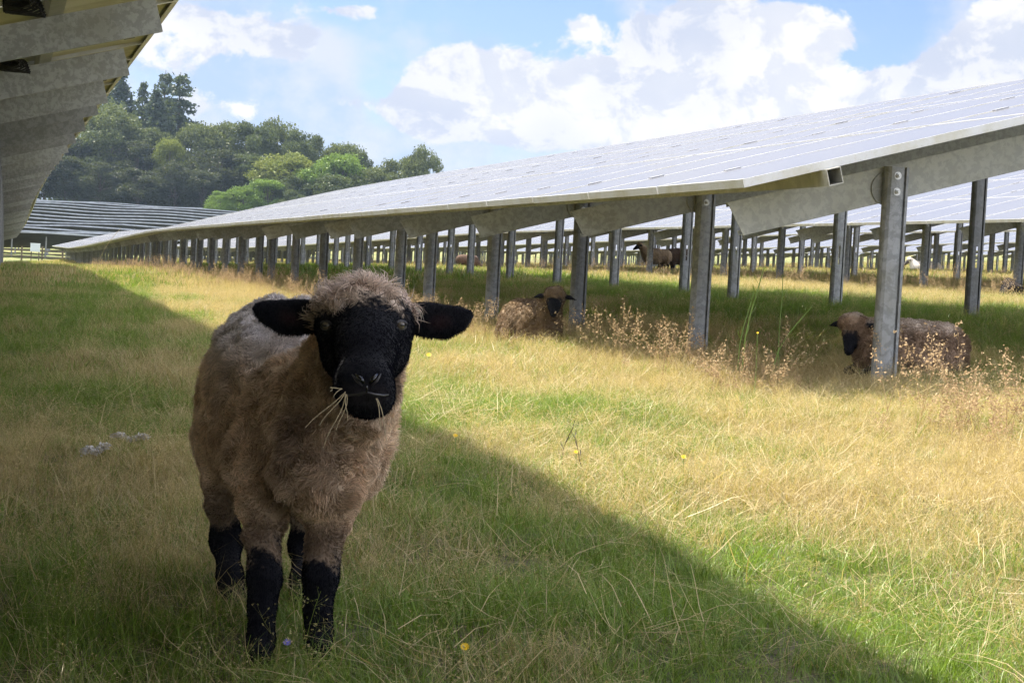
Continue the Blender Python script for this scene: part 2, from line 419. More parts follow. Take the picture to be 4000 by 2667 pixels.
PU = [.44, 1.20, 2.08, 2.84, 3.72, 4.16]
def build_row(row, label, fx, bx, nmod, npost, detail, ends=True):
    top = empty('solar_row', (row.x0, row.y0, float(gz(row.x0, row.y0))))
    props(top, label, 'solar row', 'parallel rows of ground mounted solar panels in the meadow')
    base = top.location.copy()
    def link(name, me, Mx):
        o = obj(name, me, top); o.matrix_world = Matrix.Identity(4); o.matrix_basis = Matrix.Translation(-base) @ Mx
        return o
    ntab = int(round((row.y1-row.y0)/TABLE))
    # modules
    mods = []
    for tb in range(ntab):
        for c in range(NMOD):
            y = row.y0+tb*TABLE+(c+.5)*PITCH
            t, u, n = row.axes(y)
            for k in range(3):
                wob = random.uniform(-.0025, .0025)
                mods.append((y, k, mat4(-t, u, n, row.P(k*LM, y, wob))))
    for y, k, Mx in mods[:nmod]: link('solar_module', MOD, Mx)
    V = []; Fc = []; MI = []; nb = 0
    for y, k, Mx in mods[nmod:]:
        A = np.array(Mx); V.append(MODV@A[:3, :3].T+A[:3, 3]-np.array(base)); Fc += [tuple(i+nb for i in f) for f in MODF]; MI += MODM; nb += len(MODV)
    if V:
        me = mesh_from('solar_module', np.concatenate(V), Fc, [M_FRAME, M_GLASS_W, M_BACK, M_BLACK], MI)
        props(obj('solar_module', me, top), kind='stuff')
    # clamps on the seams
    if detail:
        mb = MB()
        for tb in range(min(ntab, 5)):
            for c in range(1, NMOD):
                y = row.y0+tb*TABLE+c*PITCH
                t, u, n = row.axes(y)
                for p in (PU[0], PU[2], PU[3], 4.48): mb.box(row.P(p, y, .002)-np.array(base), (.040, .085, .006), (t, u, n))
        props(obj('module_clamp', mb.mesh('module_clamp', [M_CLAMP]), top), kind='stuff')
    # purlins
    for tb in range(ntab):
        y0 = row.y0+tb*TABLE
        for p in PU:
            me = tube_run(row, p, y0-(.035 if p < 1 else -1.3) if tb == 0 else y0+.012, y0+TABLE-.012)
            me.transform(Matrix.Translation(-base)); obj('purlin', me, top)
    # frames: rafter, posts, bolts
    cnt = 0; sv = []; sf = []; nn = 0
    PV = np.array([v.co for v in POST_B.vertices]); PF = [tuple(p.vertices) for p in POST_B.polygons]
    for tb in range(ntab):
        for i, f in enumerate(FR):
            y = row.y0+tb*TABLE+f+row.f0
            t, u, n = row.axes(y)
            link('rafter', RAFT, mat4(u, t, n, row.P(0, y, 0)))
            for px, me in ((fx, POST_F), (bx, POST_B)):
                x = row.x0+px
                ux = px/CT
                ztop = row.P(ux, y, -.15)[2]+(.0 if me is POST_F else -.05)
                zg = float(gz(x, y))-.15
                Mx = Matrix.Translation((x-.022, y-.064, zg)) @ Matrix.Diagonal((1, 1, ztop-zg, 1))
                if cnt < npost:
                    po = link('post', me, Mx)
                    md = po.modifiers.new('sheet', 'SOLIDIFY'); md.thickness = .004; md.offset = 0
                    if detail and tb < 2 and me is POST_F:
                        for dz in (-.045, -.125):
                            b = link('bolt', BOLT, Matrix.Translation((x-.026, y-.068, ztop+dz)))
                        g = link('gusset_plate', PLATE, Matrix.Translation((x-.05, y-.003, ztop-.11)))
                else:
                    A = np.array(Mx); sv.append(PV@A[:3, :3].T+A[:3, 3]-np.array(base)); sf += [tuple(k+nn for k in q) for q in PF]; nn += len(PV)
                cnt += 1
    if sv: props(obj('post', mesh_from('post', np.concatenate(sv), sf, [M_POST]), top), kind='stuff')
    return top
def f_glass_w(t, out):
    n = t.noise(pos(t), 1.3, 4, .6)
    glass_dust_glare(t, out, (.035, .04, .06), n)
M_GLASS_W = mat('module_glass_far', f_glass_w)

ROW_R = Row(3.28, .479, zR, 7.74, 7.74+11*TABLE, 0.0)
ROW_L = Row(.894-SL*CT, 1.46-SL*ST, zLd, -8.18, -8.18+12*TABLE, .35)
build_row(ROW_R, 'nearest solar row on the sunny right side, open end beside a thick bolted post', 1.02, 4.44, 99, 100, True)
build_row(ROW_L, 'solar row overhead at top left, seen from below with mottled grey rafters', 1.0, 3.715, 99, 100, True)
zr = lambda y: zR(y)
lab = ['second solar row on the right, seen through the posts just behind the nearest row',
       'third solar row on the right, its low edge one step behind the second row',
       'fourth solar row on the right, a thin bright band between far posts',
       'fifth solar row on the right, small and partly hidden far behind the posts',
       'farthest solar row on the right, just in front of the rising yellow grass']
for k, (x0, zl, y0, nt) in enumerate([(11.9, .96, 9.0, 11), (20.52, 1.42, 20.0, 10), (29.14, 1.72, 31.0, 9), (37.76, 2.07, 44.0, 8), (46.4, 2.45, 56, 7)]):
    build_row(Row(x0, zl, zr, y0+k*1.7, y0+k*1.7+nt*TABLE, 0.0), lab[k], 1.02, 4.44, 99 if k == 0 else 0, 100 if k < 3 else 60, k == 0)

#<<HILL
# ------------------------------------------------------------------ rows on the far hillside, seen from behind
def f_darkback(t, out):
    n = t.noise(pos(t), 1.2, 4, .6)
    pr(t, out, t.mix(n, (.03, .028, .04), (.08, .075, .09)), .8)
M_HBACK = mat('shade_toned_backsheet', f_darkback)  # near-black back colour carries the shade of the undersides
M_HEDGE = simple('dull_aluminium_edge', (.40, .43, .50), .5, .1, (.26, .28, .33), 1.0)
def hill_row(y, xa, xb, skew, label):
    base = (xa, y, float(gz(xa, y)))
    top = empty('solar_row', base); B = np.array(base)
    props(top, label, 'solar row', 'solar rows on the far hillside')
    n = 26; xs = np.linspace(xa, xb, n); hi, dp, tl = 2.5, 4.0, .36
    V = []; 
    for x in xs:
        yy = y+skew*(x-xa); z = float(gz(x, yy))+hi+.10*math.sin(x*.35+y)
        for v, dz in ((0, 0), (0, -.16), (dp, -dp*tl), (dp, -dp*tl-.16)): V.append(np.array((x, yy+v, z+dz))-B)
    Fc = []; MI = []
    for i in range(n-1):
        a, b = i*4, (i+1)*4
        for q, m in (((0, 1), 1), ((1, 3), 0), ((3, 2), 1), ((2, 0), 2)):
            Fc.append((a+q[0], a+q[1], b+q[1], b+q[0])); MI.append(m)
    obj('panel_deck', mesh_from('panel_deck', V, Fc, [M_HBACK, M_HEDGE, M_GLASS_W], MI), top)
    mb = MB()
    for x in np.arange(xa+1, xb, 3.2):
        yy = y+skew*(x-xa); z = float(gz(x, yy+.9))
        mb.box((x-B[0], yy+.9-B[1], z+1.0-B[2]), (.14, .10, 2.3)); mb.box((x-B[0], yy+3.3-B[1], z+.5-B[2]), (.14, .10, 1.4))
    props(obj('post', mb.mesh('post', [M_POST]), top), kind='stuff')
HW = ['lowest', 'second lowest', 'third lowest', 'fourth from the bottom', 'fifth from the bottom', 'sixth from the bottom', 'seventh from the bottom',
      'sixth from the top', 'fifth from the top', 'fourth from the top', 'third highest', 'second highest', 'highest']
HY = [176, 186, 196, 206, 217, 228, 240, 252, 264, 276, 288, 299, 310]
for i, y in enumerate(HY):
    hill_row(y, -26+i*.4, 30+i*2.2, .10, HW[i]+' dark solar row across the far hillside below the trees')

#>>HILL
#<<TREES
# ------------------------------------------------------------------ trees on the ridge
def f_leaf(c1, c2):
    def f(t, out):
        oi = t.node('ShaderNodeObjectInfo').outputs['Random']
        at = t.node('ShaderNodeAttribute'); at.attribute_name = 'tint'
        c = t.mix(at.outputs['Fac'], c1, c2)
        b = t.node('ShaderNodeBsdfDiffuse'); t.put(b.inputs[0], c)
        tr = t.node('ShaderNodeBsdfTranslucent'); t.put(tr.inputs[0], t.mix(.3, c, (.30, .36, .05)))
        gl = t.node('ShaderNodeBsdfGlossy'); gl.inputs['Roughness'].default_value = .45; gl.inputs[0].default_value = (.5, .5, .5, 1)
        m = t.node('ShaderNodeMixShader'); m.inputs[0].default_value = .28; t.l.new(b.outputs[0], m.inputs[1]); t.l.new(tr.outputs[0], m.inputs[2])
        m2 = t.node('ShaderNodeMixShader'); m2.inputs[0].default_value = .05; t.l.new(m.outputs[0], m2.inputs[1]); t.l.new(gl.outputs[0], m2.inputs[2])
        t.l.new(m2.outputs[0], out.inputs[0])
    return f
LEAF = {'dark': mat('oak_leaves', f_leaf((.030, .048, .020), (.095, .125, .042))),
        'olive': mat('olive_leaves', f_leaf((.045, .066, .024), (.155, .18, .065))),
        'bright': mat('bright_leaves', f_leaf((.085, .15, .020), (.21, .33, .05))),
        'yellow': mat('yellowing_leaves', f_leaf((.11, .15, .025), (.26, .28, .05))),
        'deep': mat('shaded_leaves', f_leaf((.014, .022, .016), (.042, .052, .030))),  # self-shade of the backlit wood put into a darker leaf colour
        'conifer': mat('fir_needles', f_leaf((.018, .034, .024), (.050, .075, .050)))}
M_BARK = simple('bark', (.06, .05, .04), .9, 0, (.12, .10, .08), 3)
def leaves(P, N, size, r):
    """one small bent leaf spray (two triangles-ish quads) per point"""
    n = len(P)
    a = r.normal(size=(n, 3)); a /= np.linalg.norm(a, axis=1)[:, None]
    u = np.cross(a, N+.6*r.normal(size=(n, 3))); u /= np.linalg.norm(u, axis=1)[:, None]+1e-9
    s = size*(.5+r.random(n))[:, None]; v = np.cross(u, a)
    V = np.stack([P-u*s*.5, P+v*s*.32+a*s*.1, P+u*s*.6, P-v*s*.32+a*s*.08], 1).reshape(-1, 3)
    Fc = np.arange(4*n).reshape(n, 4)
    return V, Fc
def crown_broad(seed, nb=26, per=210, leaf=.042, holes=.0):
    """unit crown: radius about 1, height 0..2, made of leafy boughs"""
    r = np.random.default_rng(seed); P = []; N = []; T = []
    cen = []
    for i in range(nb):
        th = r.random()*6.283; h = r.random()**.85
        rr = math.sqrt(max(0, 1-(abs(h*2-.92)/1.12)**2.4))*(.45+.55*math.sqrt(r.random()))
        cen.append((rr*math.cos(th)*.85, rr*math.sin(th)*.85, .15+h*1.72, .20+.20*r.random()))
    for cx, cy, cz, cr in cen:
        cr *= .82
        d = r.normal(size=(per, 3)); d /= np.linalg.norm(d, axis=1)[:, None]
        k = (.55+.5*r.random(per)**.6)[:, None]
        # smaller twigs push lumps out of the bough
        lump = 1+.35*np.sin(d@np.array([7, 3, 5.])+seed)[:, None]*np.cos(d@np.array([-4, 8, 2.]))[:, None]
        p = np.array([cx, cy, cz])+d*cr*k*lump*np.array([1.15, 1.15, .8])
        P.append(p); N.append(d); T.append(np.clip(.5+.22*r.normal(size=per)+.25*(r.random()-.5)*2, 0, 1))
    P = np.concatenate(P); N = np.concatenate(N); T = np.concatenate(T)
    V, Fc = leaves(P, N, leaf*2.2, r)
    return V, Fc, np.repeat(T, 4), cen
def crown_conifer(seed, sparse=1.0):
    r = np.random.default_rng(seed); P = []; N = []; T = []
    nl = int(34*sparse)
    for i in range(nl):
        h = (i+r.random()*.6)/nl; R = (1-h)**.82*(.75+.45*r.random())+.008
        nbr = int(7+12*(1-h)*sparse)
        for b in range(nbr):
            th = r.random()*6.283; L = R*(.55+.55*r.random()); m = int(10+60*L)
            s = r.random(m)**.7*L
            droop = -.16*s/L*L*1.2+.10*(s/L)**2*L
            P.append(np.stack([np.cos(th)*s+.03*r.normal(size=m), np.sin(th)*s+.03*r.normal(size=m), .12+h*1.88+droop*1.2+.018*r.normal(size=m)], -1))
            N.append(np.tile([0, 0, 1.], (m, 1))+.2*r.normal(size=(m, 3))); T.append(np.clip(.45+.25*r.normal(size=m), 0, 1))
    P = np.concatenate(P); N = np.concatenate(N); T = np.concatenate(T)
    V, Fc = leaves(P, N, .05, r)
    return V, Fc, np.repeat(T, 4)
def trunk_mesh(cen, seed, bare=.25):
    r = random.Random(seed); mb = MB()
    mb.tube([(0, 0, -.6), (0.01, 0, -.2), (.02, .01, .3), (0, .02, .9), (.01, 0, 1.5)], [.075, .06, .05, .032, .012], 7)
    for c in cen[:14]:
        a = np.array([.01, .01, .1+r.random()*.7]); b = np.array(c[:3])
        mid = (a+b)/2+np.array([0, 0, -.05])
        mb.tube([a, mid, b], [.028, .018, .007], 5)
    return mb.mesh('trunk', [M_BARK])
BROAD = []
for sd in (11, 12, 13, 14):
    V, Fc, T, cen = crown_broad(sd, nb=46, per=430, leaf=.027)
    BROAD.append((V, Fc, T, trunk_mesh(cen, sd)))
CONI = []
for sd, sp in ((21, 1.35), (22, .9), (23, .75)):
    V, Fc, T = crown_conifer(sd, sp)
    mb = MB(); mb.tube([(0, 0, -.3), (0, 0, 1.0), (0, 0, 2.02)], [.05, .03, .004], 7)
    CONI.append((V, Fc, T, mb.mesh('trunk', [M_BARK])))
CR = {}
def tree(kind, px, ptop, pw, dist, colr, var, label, name, pbase=None, shape=(1, 1)):
    """px, ptop: crown centre and top in the photograph's pixels (4000 wide) used once to find the spot on the ridge"""
    d = ray(px, ptop); P = d*(dist/np.dot(d, Fv)) ; x, y, zt = P[0], P[1], P[2]+Z0
    zg = float(gz(x, y)); R = pw/2/F_PX*dist; H = zt-zg
    V, Fc, T, tm = (BROAD if kind == 'b' else CONI)[var]
    key = (kind, var, colr)
    if key not in CR: CR[key] = mesh_from('crown', V, Fc, [LEAF[colr]], attrs={'tint': T})
    e = empty(name, (x, y, zg)); props(e, label, 'tree' if H > 5 else 'bush', 'trees and bushes on the ridge behind the far rows')
    sz = H/(2.55 if kind == 'b' and H > 5 else 2.0)
    a = random.random()*6.28
    off = H-2.0*sz
    c = obj('crown', CR[key], e); c.scale = (R, R, sz); c.location = (0, 0, off); c.rotation_euler = (0, 0, a)
    t = obj('trunk', tm, e); t.scale = (R*.9, R*.9, sz); t.location = (0, 0, off); t.rotation_euler = (0, 0, a)
TL = [
 ('c', 470, 276, 560, 365, 'conifer', 0, 'dark fir with a dense crown, leftmost spire against the sky', 'fir_tree'),
 ('c', 560, 322, 330, 352, 'conifer', 1, 'slim dark fir leaning beside the leftmost spire', 'fir_tree'),
 ('c', 612, 352, 480, 350, 'conifer', 0, 'shorter blue green fir between the slim fir and the open spires', 'fir_tree'),
 ('c', 648, 280, 480, 368, 'conifer', 2, 'tall see-through fir, left one of the two open spires', 'fir_tree'),
 ('c', 706, 288, 540, 356, 'conifer', 2, 'tall see-through fir, right one of the two open spires', 'fir_tree'),
 ('c', 420, 350, 170, 372, 'conifer', 0, 'dark fir half hidden by the overhead solar row', 'fir_tree'),
 ('b', 425, 408, 330, 338, 'olive', 0, 'broad grey green tree with a domed top below the firs', 'broadleaf_tree'),
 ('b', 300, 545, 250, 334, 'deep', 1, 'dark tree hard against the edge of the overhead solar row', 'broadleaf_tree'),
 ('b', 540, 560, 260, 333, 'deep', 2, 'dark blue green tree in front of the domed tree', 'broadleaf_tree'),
 ('b', 180, 600, 220, 331, 'dark', 3, 'dark tree seen at the far left above the highest hillside row', 'broadleaf_tree'),
 ('b', 600, 500, 230, 345, 'olive', 3, 'thin topped brownish tree between domed tree and yellow tree', 'broadleaf_tree'),
 ('b', 668, 548, 150, 331, 'yellow', 1, 'small yellow green tree glowing among dark trees', 'broadleaf_tree'),
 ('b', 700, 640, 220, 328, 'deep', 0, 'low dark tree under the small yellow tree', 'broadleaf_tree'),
 ('b', 780, 492, 260, 344, 'olive', 1, 'round green tree just right of the open firs', 'broadleaf_tree'),
 ('b', 880, 486, 250, 347, 'olive', 2, 'flat topped green tree, second right of the firs', 'broadleaf_tree'),
 ('b', 985, 484, 250, 343, 'dark', 3, 'flat topped dark green tree in the middle of the ridge', 'broadleaf_tree'),
 ('b', 1090, 476, 240, 348, 'olive', 0, 'tallest broad tree of the middle ridge, ragged top', 'broadleaf_tree'),
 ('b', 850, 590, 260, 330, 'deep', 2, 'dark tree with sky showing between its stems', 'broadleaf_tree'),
 ('b', 985, 610, 230, 332, 'dark', 1, 'dark tree behind the light green bushes', 'broadleaf_tree'),
 ('b', 1165, 520, 170, 343, 'dark', 2, 'dark ragged tree stepping down right of the tallest broad tree', 'broadleaf_tree'),
 ('b', 1235, 535, 150, 349, 'olive', 3, 'thin grey green tree with a see-through top on the falling ridge', 'broadleaf_tree'),
 ('b', 1350, 568, 210, 345, 'olive', 1, 'olive tree at the right end of the main wood', 'broadleaf_tree'),
 ('b', 1425, 600, 110, 339, 'dark', 0, 'small dark tree at the foot of the main wood', 'broadleaf_tree'),
 ('b', 1120, 604, 290, 325, 'yellow', 0, 'big yellow green tree standing forward of the wood', 'broadleaf_tree'),
 ('b', 1330, 608, 260, 324, 'bright', 1, 'big fresh green tree right of the yellow green tree', 'broadleaf_tree'),
 ('b', 1245, 640, 190, 321, 'bright', 2, 'lower yellow green tree between the two big light trees', 'broadleaf_tree'),
 ('b', 1150, 690, 160, 317, 'dark', 3, 'small dark tree in front of the big yellow green tree', 'broadleaf_tree'),
 ('b', 1310, 690, 200, 317, 'dark', 1, 'dark low tree in front of the fresh green tree', 'broadleaf_tree'),
 ('b', 1450, 660, 200, 322, 'olive', 2, 'low olive tree behind the edge of the nearest solar row', 'broadleaf_tree'),
 ('b', 1570, 620, 230, 336, 'olive', 3, 'left half of the lone clump right of the wood', 'broadleaf_tree'),
 ('b', 1665, 583, 190, 334, 'olive', 0, 'lone round tree highest in the right hand clump', 'broadleaf_tree'),
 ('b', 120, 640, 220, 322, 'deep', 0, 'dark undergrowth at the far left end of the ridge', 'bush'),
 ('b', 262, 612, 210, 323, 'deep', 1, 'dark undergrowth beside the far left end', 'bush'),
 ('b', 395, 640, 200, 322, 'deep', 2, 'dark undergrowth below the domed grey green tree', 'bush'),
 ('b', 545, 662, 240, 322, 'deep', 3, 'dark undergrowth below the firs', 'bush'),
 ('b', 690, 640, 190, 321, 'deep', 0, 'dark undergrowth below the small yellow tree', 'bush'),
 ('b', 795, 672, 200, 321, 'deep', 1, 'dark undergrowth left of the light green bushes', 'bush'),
 ('b', 862, 748, 120, 312, 'bright', 3, 'leftmost low light green bush above the hillside rows', 'bush'),
 ('b', 952, 728, 150, 313, 'bright', 0, 'second low light green bush above the hillside rows', 'bush'),
 ('b', 1050, 705, 190, 315, 'bright', 1, 'pale green bush below the yellow green tree', 'bush'),
 ('b', 1140, 745, 110, 312, 'dark', 2, 'small dark bush touching the nearest solar row', 'bush'),
]
for k in TL: tree(*k)

#>>TREES
#<<SHEEP
# ------------------------------------------------------------------ sheep: one smooth surface each, grown from tapering limbs
def surface_nets(f, lo, hi, h):
    lo = np.array(lo, float); n = np.ceil((np.array(hi)-lo)/h).astype(int)+1
    xs = [lo[i]+h*np.arange(n[i]) for i in range(3)]
    vals = np.empty(n, np.float32)
    Yg, Zg = np.meshgrid(xs[1], xs[2], indexing='ij')
    for i, x in enumerate(xs[0]):
        P = np.stack([np.full(Yg.shape, x), Yg, Zg], -1).reshape(-1, 3)
        vals[i] = f(P).reshape(Yg.shape)
    ins = vals < 0
    acc = np.zeros((*(n-1), 3), np.float32); cnt = np.zeros(n-1, np.float32)
    offs = [(a, b, c) for a in (0, 1) for b in (0, 1) for c in (0, 1)]
    for ax in range(3):
        for o in offs:
            if o[ax]: continue
            p = list(o); p[ax] = 1
            s0 = tuple(slice(o[k], n[k]-1+o[k]) for k in range(3)); s1 = tuple(slice(p[k], n[k]-1+p[k]) for k in range(3))
            v0, v1 = vals[s0], vals[s1]; c = (v0 < 0) != (v1 < 0)
            t = np.where(c, v0/(v0-v1+1e-12), 0)
            for k in range(3):
                acc[..., k] += np.where(c, o[k]+(t if k == ax else 0), 0)
            cnt += c
    act = cnt > 0; idx = -np.ones(n-1, np.int64); idx[act] = np.arange(act.sum())
    I = np.argwhere(act); V = lo+h*(I+acc[act]/cnt[act][:, None])
    Fc = []
    for ax in range(3):
        b, c = (ax+1) % 3, (ax+2) % 3
        sl0 = [slice(1, n[k]-1) for k in range(3)]; sl0[ax] = slice(0, n[ax]-1)
        sl1 = list(sl0); sl1[ax] = slice(1, n[ax])
        a0, a1 = ins[tuple(sl0)], ins[tuple(sl1)]
        for flip, m in ((False, a0 & ~a1), (True, ~a0 & a1)):
            q = np.argwhere(m); 
            for k in range(3):
                if k != ax: q[:, k] += 1
            def g(db, dc):
                r = q.copy(); r[:, b] -= db; r[:, c] -= dc; return idx[r[:, 0], r[:, 1], r[:, 2]]
            quad = np.stack([g(1, 1), g(0, 1), g(0, 0), g(1, 0)], -1)
            Fc.append(quad[:, ::-1] if flip else quad)
    return V, np.concatenate(Fc)

def sd_caps(P, a, b, ra, rb, sq=None):
    a = np.array(a, float); b = np.array(b, float)
    if sq is not None:                                   # flattened along a direction
        dv, k = sq; dv = np.array(dv, float)
        P = P+np.outer(((P-a)@dv)*(1/k-1), dv); b = b+dv*np.dot(b-a, dv)*(1/k-1)
    ab = b-a; t = np.clip(((P-a)@ab)/(ab@ab+1e-12), 0, 1)
    return np.linalg.norm(P-a-t[:, None]*ab, axis=1)-(ra+(rb-ra)*t)
def smin(ds, k):
    ds = np.stack(ds); m = ds.min(0)
    return m-k*np.log(np.exp(-(ds-m)/k).sum(0))

def f_fleece(t, out):
    a = t.node('ShaderNodeAttribute'); a.attribute_name = 'coat'
    b = pr(t, out, a.outputs['Color'], .95, 0.0)
    b.inputs['Sheen Weight'].default_value = .10; b.inputs['Sheen Roughness'].default_value = .6
    b.inputs['Specular IOR Level'].default_value = .15
    n = t.noise(pos(t), 260, 3, .6); bump(t, b, n, .22, .002)
M_COAT = mat('sheep_coat', f_fleece)
def f_wisp(t, out):
    a = t.node('ShaderNodeAttribute'); a.attribute_name = 'coat'
    d = t.node('ShaderNodeBsdfDiffuse'); t.l.new(a.outputs['Color'], d.inputs[0])
    tr = t.node('ShaderNodeBsdfTranslucent'); t.l.new(a.outputs['Color'], tr.inputs[0])
    m = t.node('ShaderNodeMixShader'); m.inputs[0].default_value = .3
    t.l.new(d.outputs[0], m.inputs[1]); t.l.new(tr.outputs[0], m.inputs[2]); t.l.new(m.outputs[0], out.inputs[0])
M_WISP = mat('sheep_wool_fibre', f_wisp)
M_EYE = simple('sheep_eye', (.10, .08, .055), .10)
M_PUP = simple('sheep_pupil', (.004, .004, .005), .08)
M_LIP = simple('sheep_lip', (.022, .019, .021), .5)
M_HOOF = simple('sheep_hoof', (.02, .018, .016), .6)
M_INEAR = (.16, .085, .085)

def strands(V, N, col, length, r, bend, width, lock=.35, down=(0, 0, -1)):
    n = len(V); N = N+.35*r.normal(size=(n, 3)); N /= np.linalg.norm(N, axis=1)[:, None]
    L = (length*(.55+.75*r.random(n)))[:, None]
    # neighbouring fibres share a lock direction
    ph = V*(38 if n < 60000 else 85)
    lk = np.stack([np.sin(ph[:, 1]+1.3*np.sin(ph[:, 2])), np.sin(ph[:, 2]*1.1+2+np.sin(ph[:, 0])), np.sin(ph[:, 0]*.9+4+np.sin(ph[:, 1]*1.2))], -1)
    d1 = N+lock*lk+bend*np.array(down); d1 /= np.linalg.norm(d1, axis=1)[:, None]
    side = np.cross(d1, r.normal(size=(n, 3))); side /= np.linalg.norm(side, axis=1)[:, None]+1e-9
    curl = np.cross(N, lk); curl /= np.linalg.norm(curl, axis=1)[:, None]+1e-9
    w = width
    p0 = V-N*.002; p1 = V+(N*.6+d1*.4)*L*.4+curl*L*.10; p2 = V+(N*.25+d1*.75)*L*.8-curl*L*.06; p3 = V+d1*L*1.02+curl*L*.20
    Vs = np.stack([p0-side*w, p0+side*w, p1-side*w*.9, p1+side*w*.9, p2-side*w*.6, p2+side*w*.6, p3], 1).reshape(-1, 3)
    b = np.arange(n)[:, None]*7
    Q = np.concatenate([b+np.array([[0, 1, 3, 2]]), b+np.array([[2, 3, 5, 4]]), b+np.array([[4, 5, 6, 6]])])
    C = np.repeat(col, 7, axis=0)
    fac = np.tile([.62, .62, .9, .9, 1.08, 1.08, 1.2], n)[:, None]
    return Vs, Q, np.clip(C*fac, 0, 1)

def tri_strand_mesh(name, parts, m):
    Vs = []; Fq = []; Cs = []; n = 0
    for V, Q, C in parts: Vs.append(V); Fq.append(Q+n); Cs.append(C); n += len(V)
    V = np.concatenate(Vs); Q = np.concatenate(Fq); C = np.concatenate(Cs)
    tri = Q[:, 2] == Q[:, 3]
    T = np.concatenate([Q[~tri][:, [0, 1, 2]], Q[~tri][:, [0, 2, 3]], Q[tri][:, :3]])
    return mesh_from(name, V, T, [m], attrs={'coat': C})

def sheep_object(name, label, group, wool, skin, h, colfn, origin, down=(0, 0, -1), nstr=60000, ln=.020, cut=None, eyes=(), hooves=(), kw=.016, ks=.007, kj=.008, lenfn=None, skinlen=.0045, width=.0011):
    """wool / skin: lists of capsules (a, b, ra, rb[, squeeze])"""
    def fw(P): return smin([sd_caps(P, *c) for c in wool], kw)
    def fs(P):
        d = smin([sd_caps(P, *c) for c in skin], ks)
        if cut:
            for c in cut: d = np.maximum(d, -sd_caps(P, *c))
        return d
    def f(P): return smin([fw(P), fs(P)], kj)
    pts = np.array([c[i] for c in wool+skin for i in (0, 1)]); rad = max(max(c[2], c[3]) for c in wool+skin)+.03
    lo = np.array([min(min(c[0][k]-c[2], c[1][k]-c[3]) for c in wool+skin) for k in range(3)])-.03
    hi = np.array([max(max(c[0][k]+c[2], c[1][k]+c[3]) for c in wool+skin) for k in range(3)])+.03
    V, Q = surface_nets(f, lo, hi, h)
    for _ in range(2):                                   # light relaxation
        s = np.zeros_like(V); c = np.zeros(len(V))
        for a, b in ((0, 1), (1, 2), (2, 3), (3, 0)):
            np.add.at(s, Q[:, a], V[Q[:, b]]); np.add.at(s, Q[:, b], V[Q[:, a]]); np.add.at(c, Q[:, a], 1); np.add.at(c, Q[:, b], 1)
        V = V*.5+.5*s/c[:, None]
    e = h*.5
    G = np.stack([f(V+np.eye(3)[k]*e)-f(V-np.eye(3)[k]*e) for k in range(3)], -1); G /= np.linalg.norm(G, axis=1)[:, None]+1e-9
    W = sstep(-.012, .012, fs(V)-fw(V)+.006*np.sin(V@np.array([90, 70, 80.]))+.004*rng.normal(size=len(V)))
    C = colfn(V, W, G)
    # shallow relief of the fleece on the surface itself
    rel = .0035*np.sin(V@np.array([60, 25, 40.])+2*np.sin(V@np.array([20, -35, 30.])))+.003*np.sin(V@np.array([-35, 70, 95.]))
    V2 = V+G*(rel*W)[:, None]
    org = np.array(origin, float)
    me = mesh_from('body', V2-org, Q, [M_COAT], smooth=True, attrs={'coat': C})
    root = empty(name, org); props(root, label, 'sheep', group)
    obj('body', me, root)
    # fibres
    a3 = V2[Q]; area = np.linalg.norm(np.cross(a3[:, 1]-a3[:, 0], a3[:, 3]-a3[:, 0]), axis=1)
    wq = W[Q].mean(1)
    def sample(n, wt):
        p = area*wt; p /= p.sum(); k = rng.choice(len(Q), n, p=p); uv = rng.random((n, 2))
        A = a3[k]; pt = A[:, 0]+(A[:, 1]-A[:, 0])*uv[:, :1]+(A[:, 3]-A[:, 0])*uv[:, 1:]
        return pt, G[Q[k, 0]], C[Q[k, 0]], W[Q[k, 0]]
    if nstr:
        pt, nn, cc, ww = sample(nstr, wq**2+.0001)
        L = np.full(nstr, ln) if lenfn is None else lenfn(pt)*ln
        cc = cc*(.72+.56*rng.random((nstr, 1)))
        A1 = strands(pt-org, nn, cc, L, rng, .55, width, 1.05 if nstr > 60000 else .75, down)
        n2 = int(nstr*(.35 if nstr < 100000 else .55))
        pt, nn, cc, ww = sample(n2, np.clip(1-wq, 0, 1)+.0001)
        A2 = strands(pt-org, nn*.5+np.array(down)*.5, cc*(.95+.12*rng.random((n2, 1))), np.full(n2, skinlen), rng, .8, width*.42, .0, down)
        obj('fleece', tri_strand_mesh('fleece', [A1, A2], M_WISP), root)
    for (c, r_, fwd) in eyes:
        mb = MB(); c = np.array(c)-org; fwd = np.array(fwd)/np.linalg.norm(fwd)
        n_, m_ = 12, 8; up = np.array([0, 0, 1.]); sd = np.cross(fwd, up); sd /= np.linalg.norm(sd); up = np.cross(sd, fwd)
        Vv = [c+r_*(fwd*math.cos(p)+(sd*math.cos(q)+up*math.sin(q))*math.sin(p)) for p in np.linspace(.001, math.pi/2*1.15, m_) for q in np.linspace(0, 2*math.pi, n_, endpoint=False)]
        Fv_ = [(i*n_+k, (i+1)*n_+k, (i+1)*n_+(k+1) % n_, i*n_+(k+1) % n_) for i in range(m_-1) for k in range(n_)]
        mb.add(Vv, Fv_, 0)
        mb.box(c+fwd*r_*.97, (r_*.95, r_*.3, r_*.12), (sd, up, fwd), 1)
        eo = obj('eye', mb.mesh('eye', [M_EYE, M_PUP], True), root)
    return root

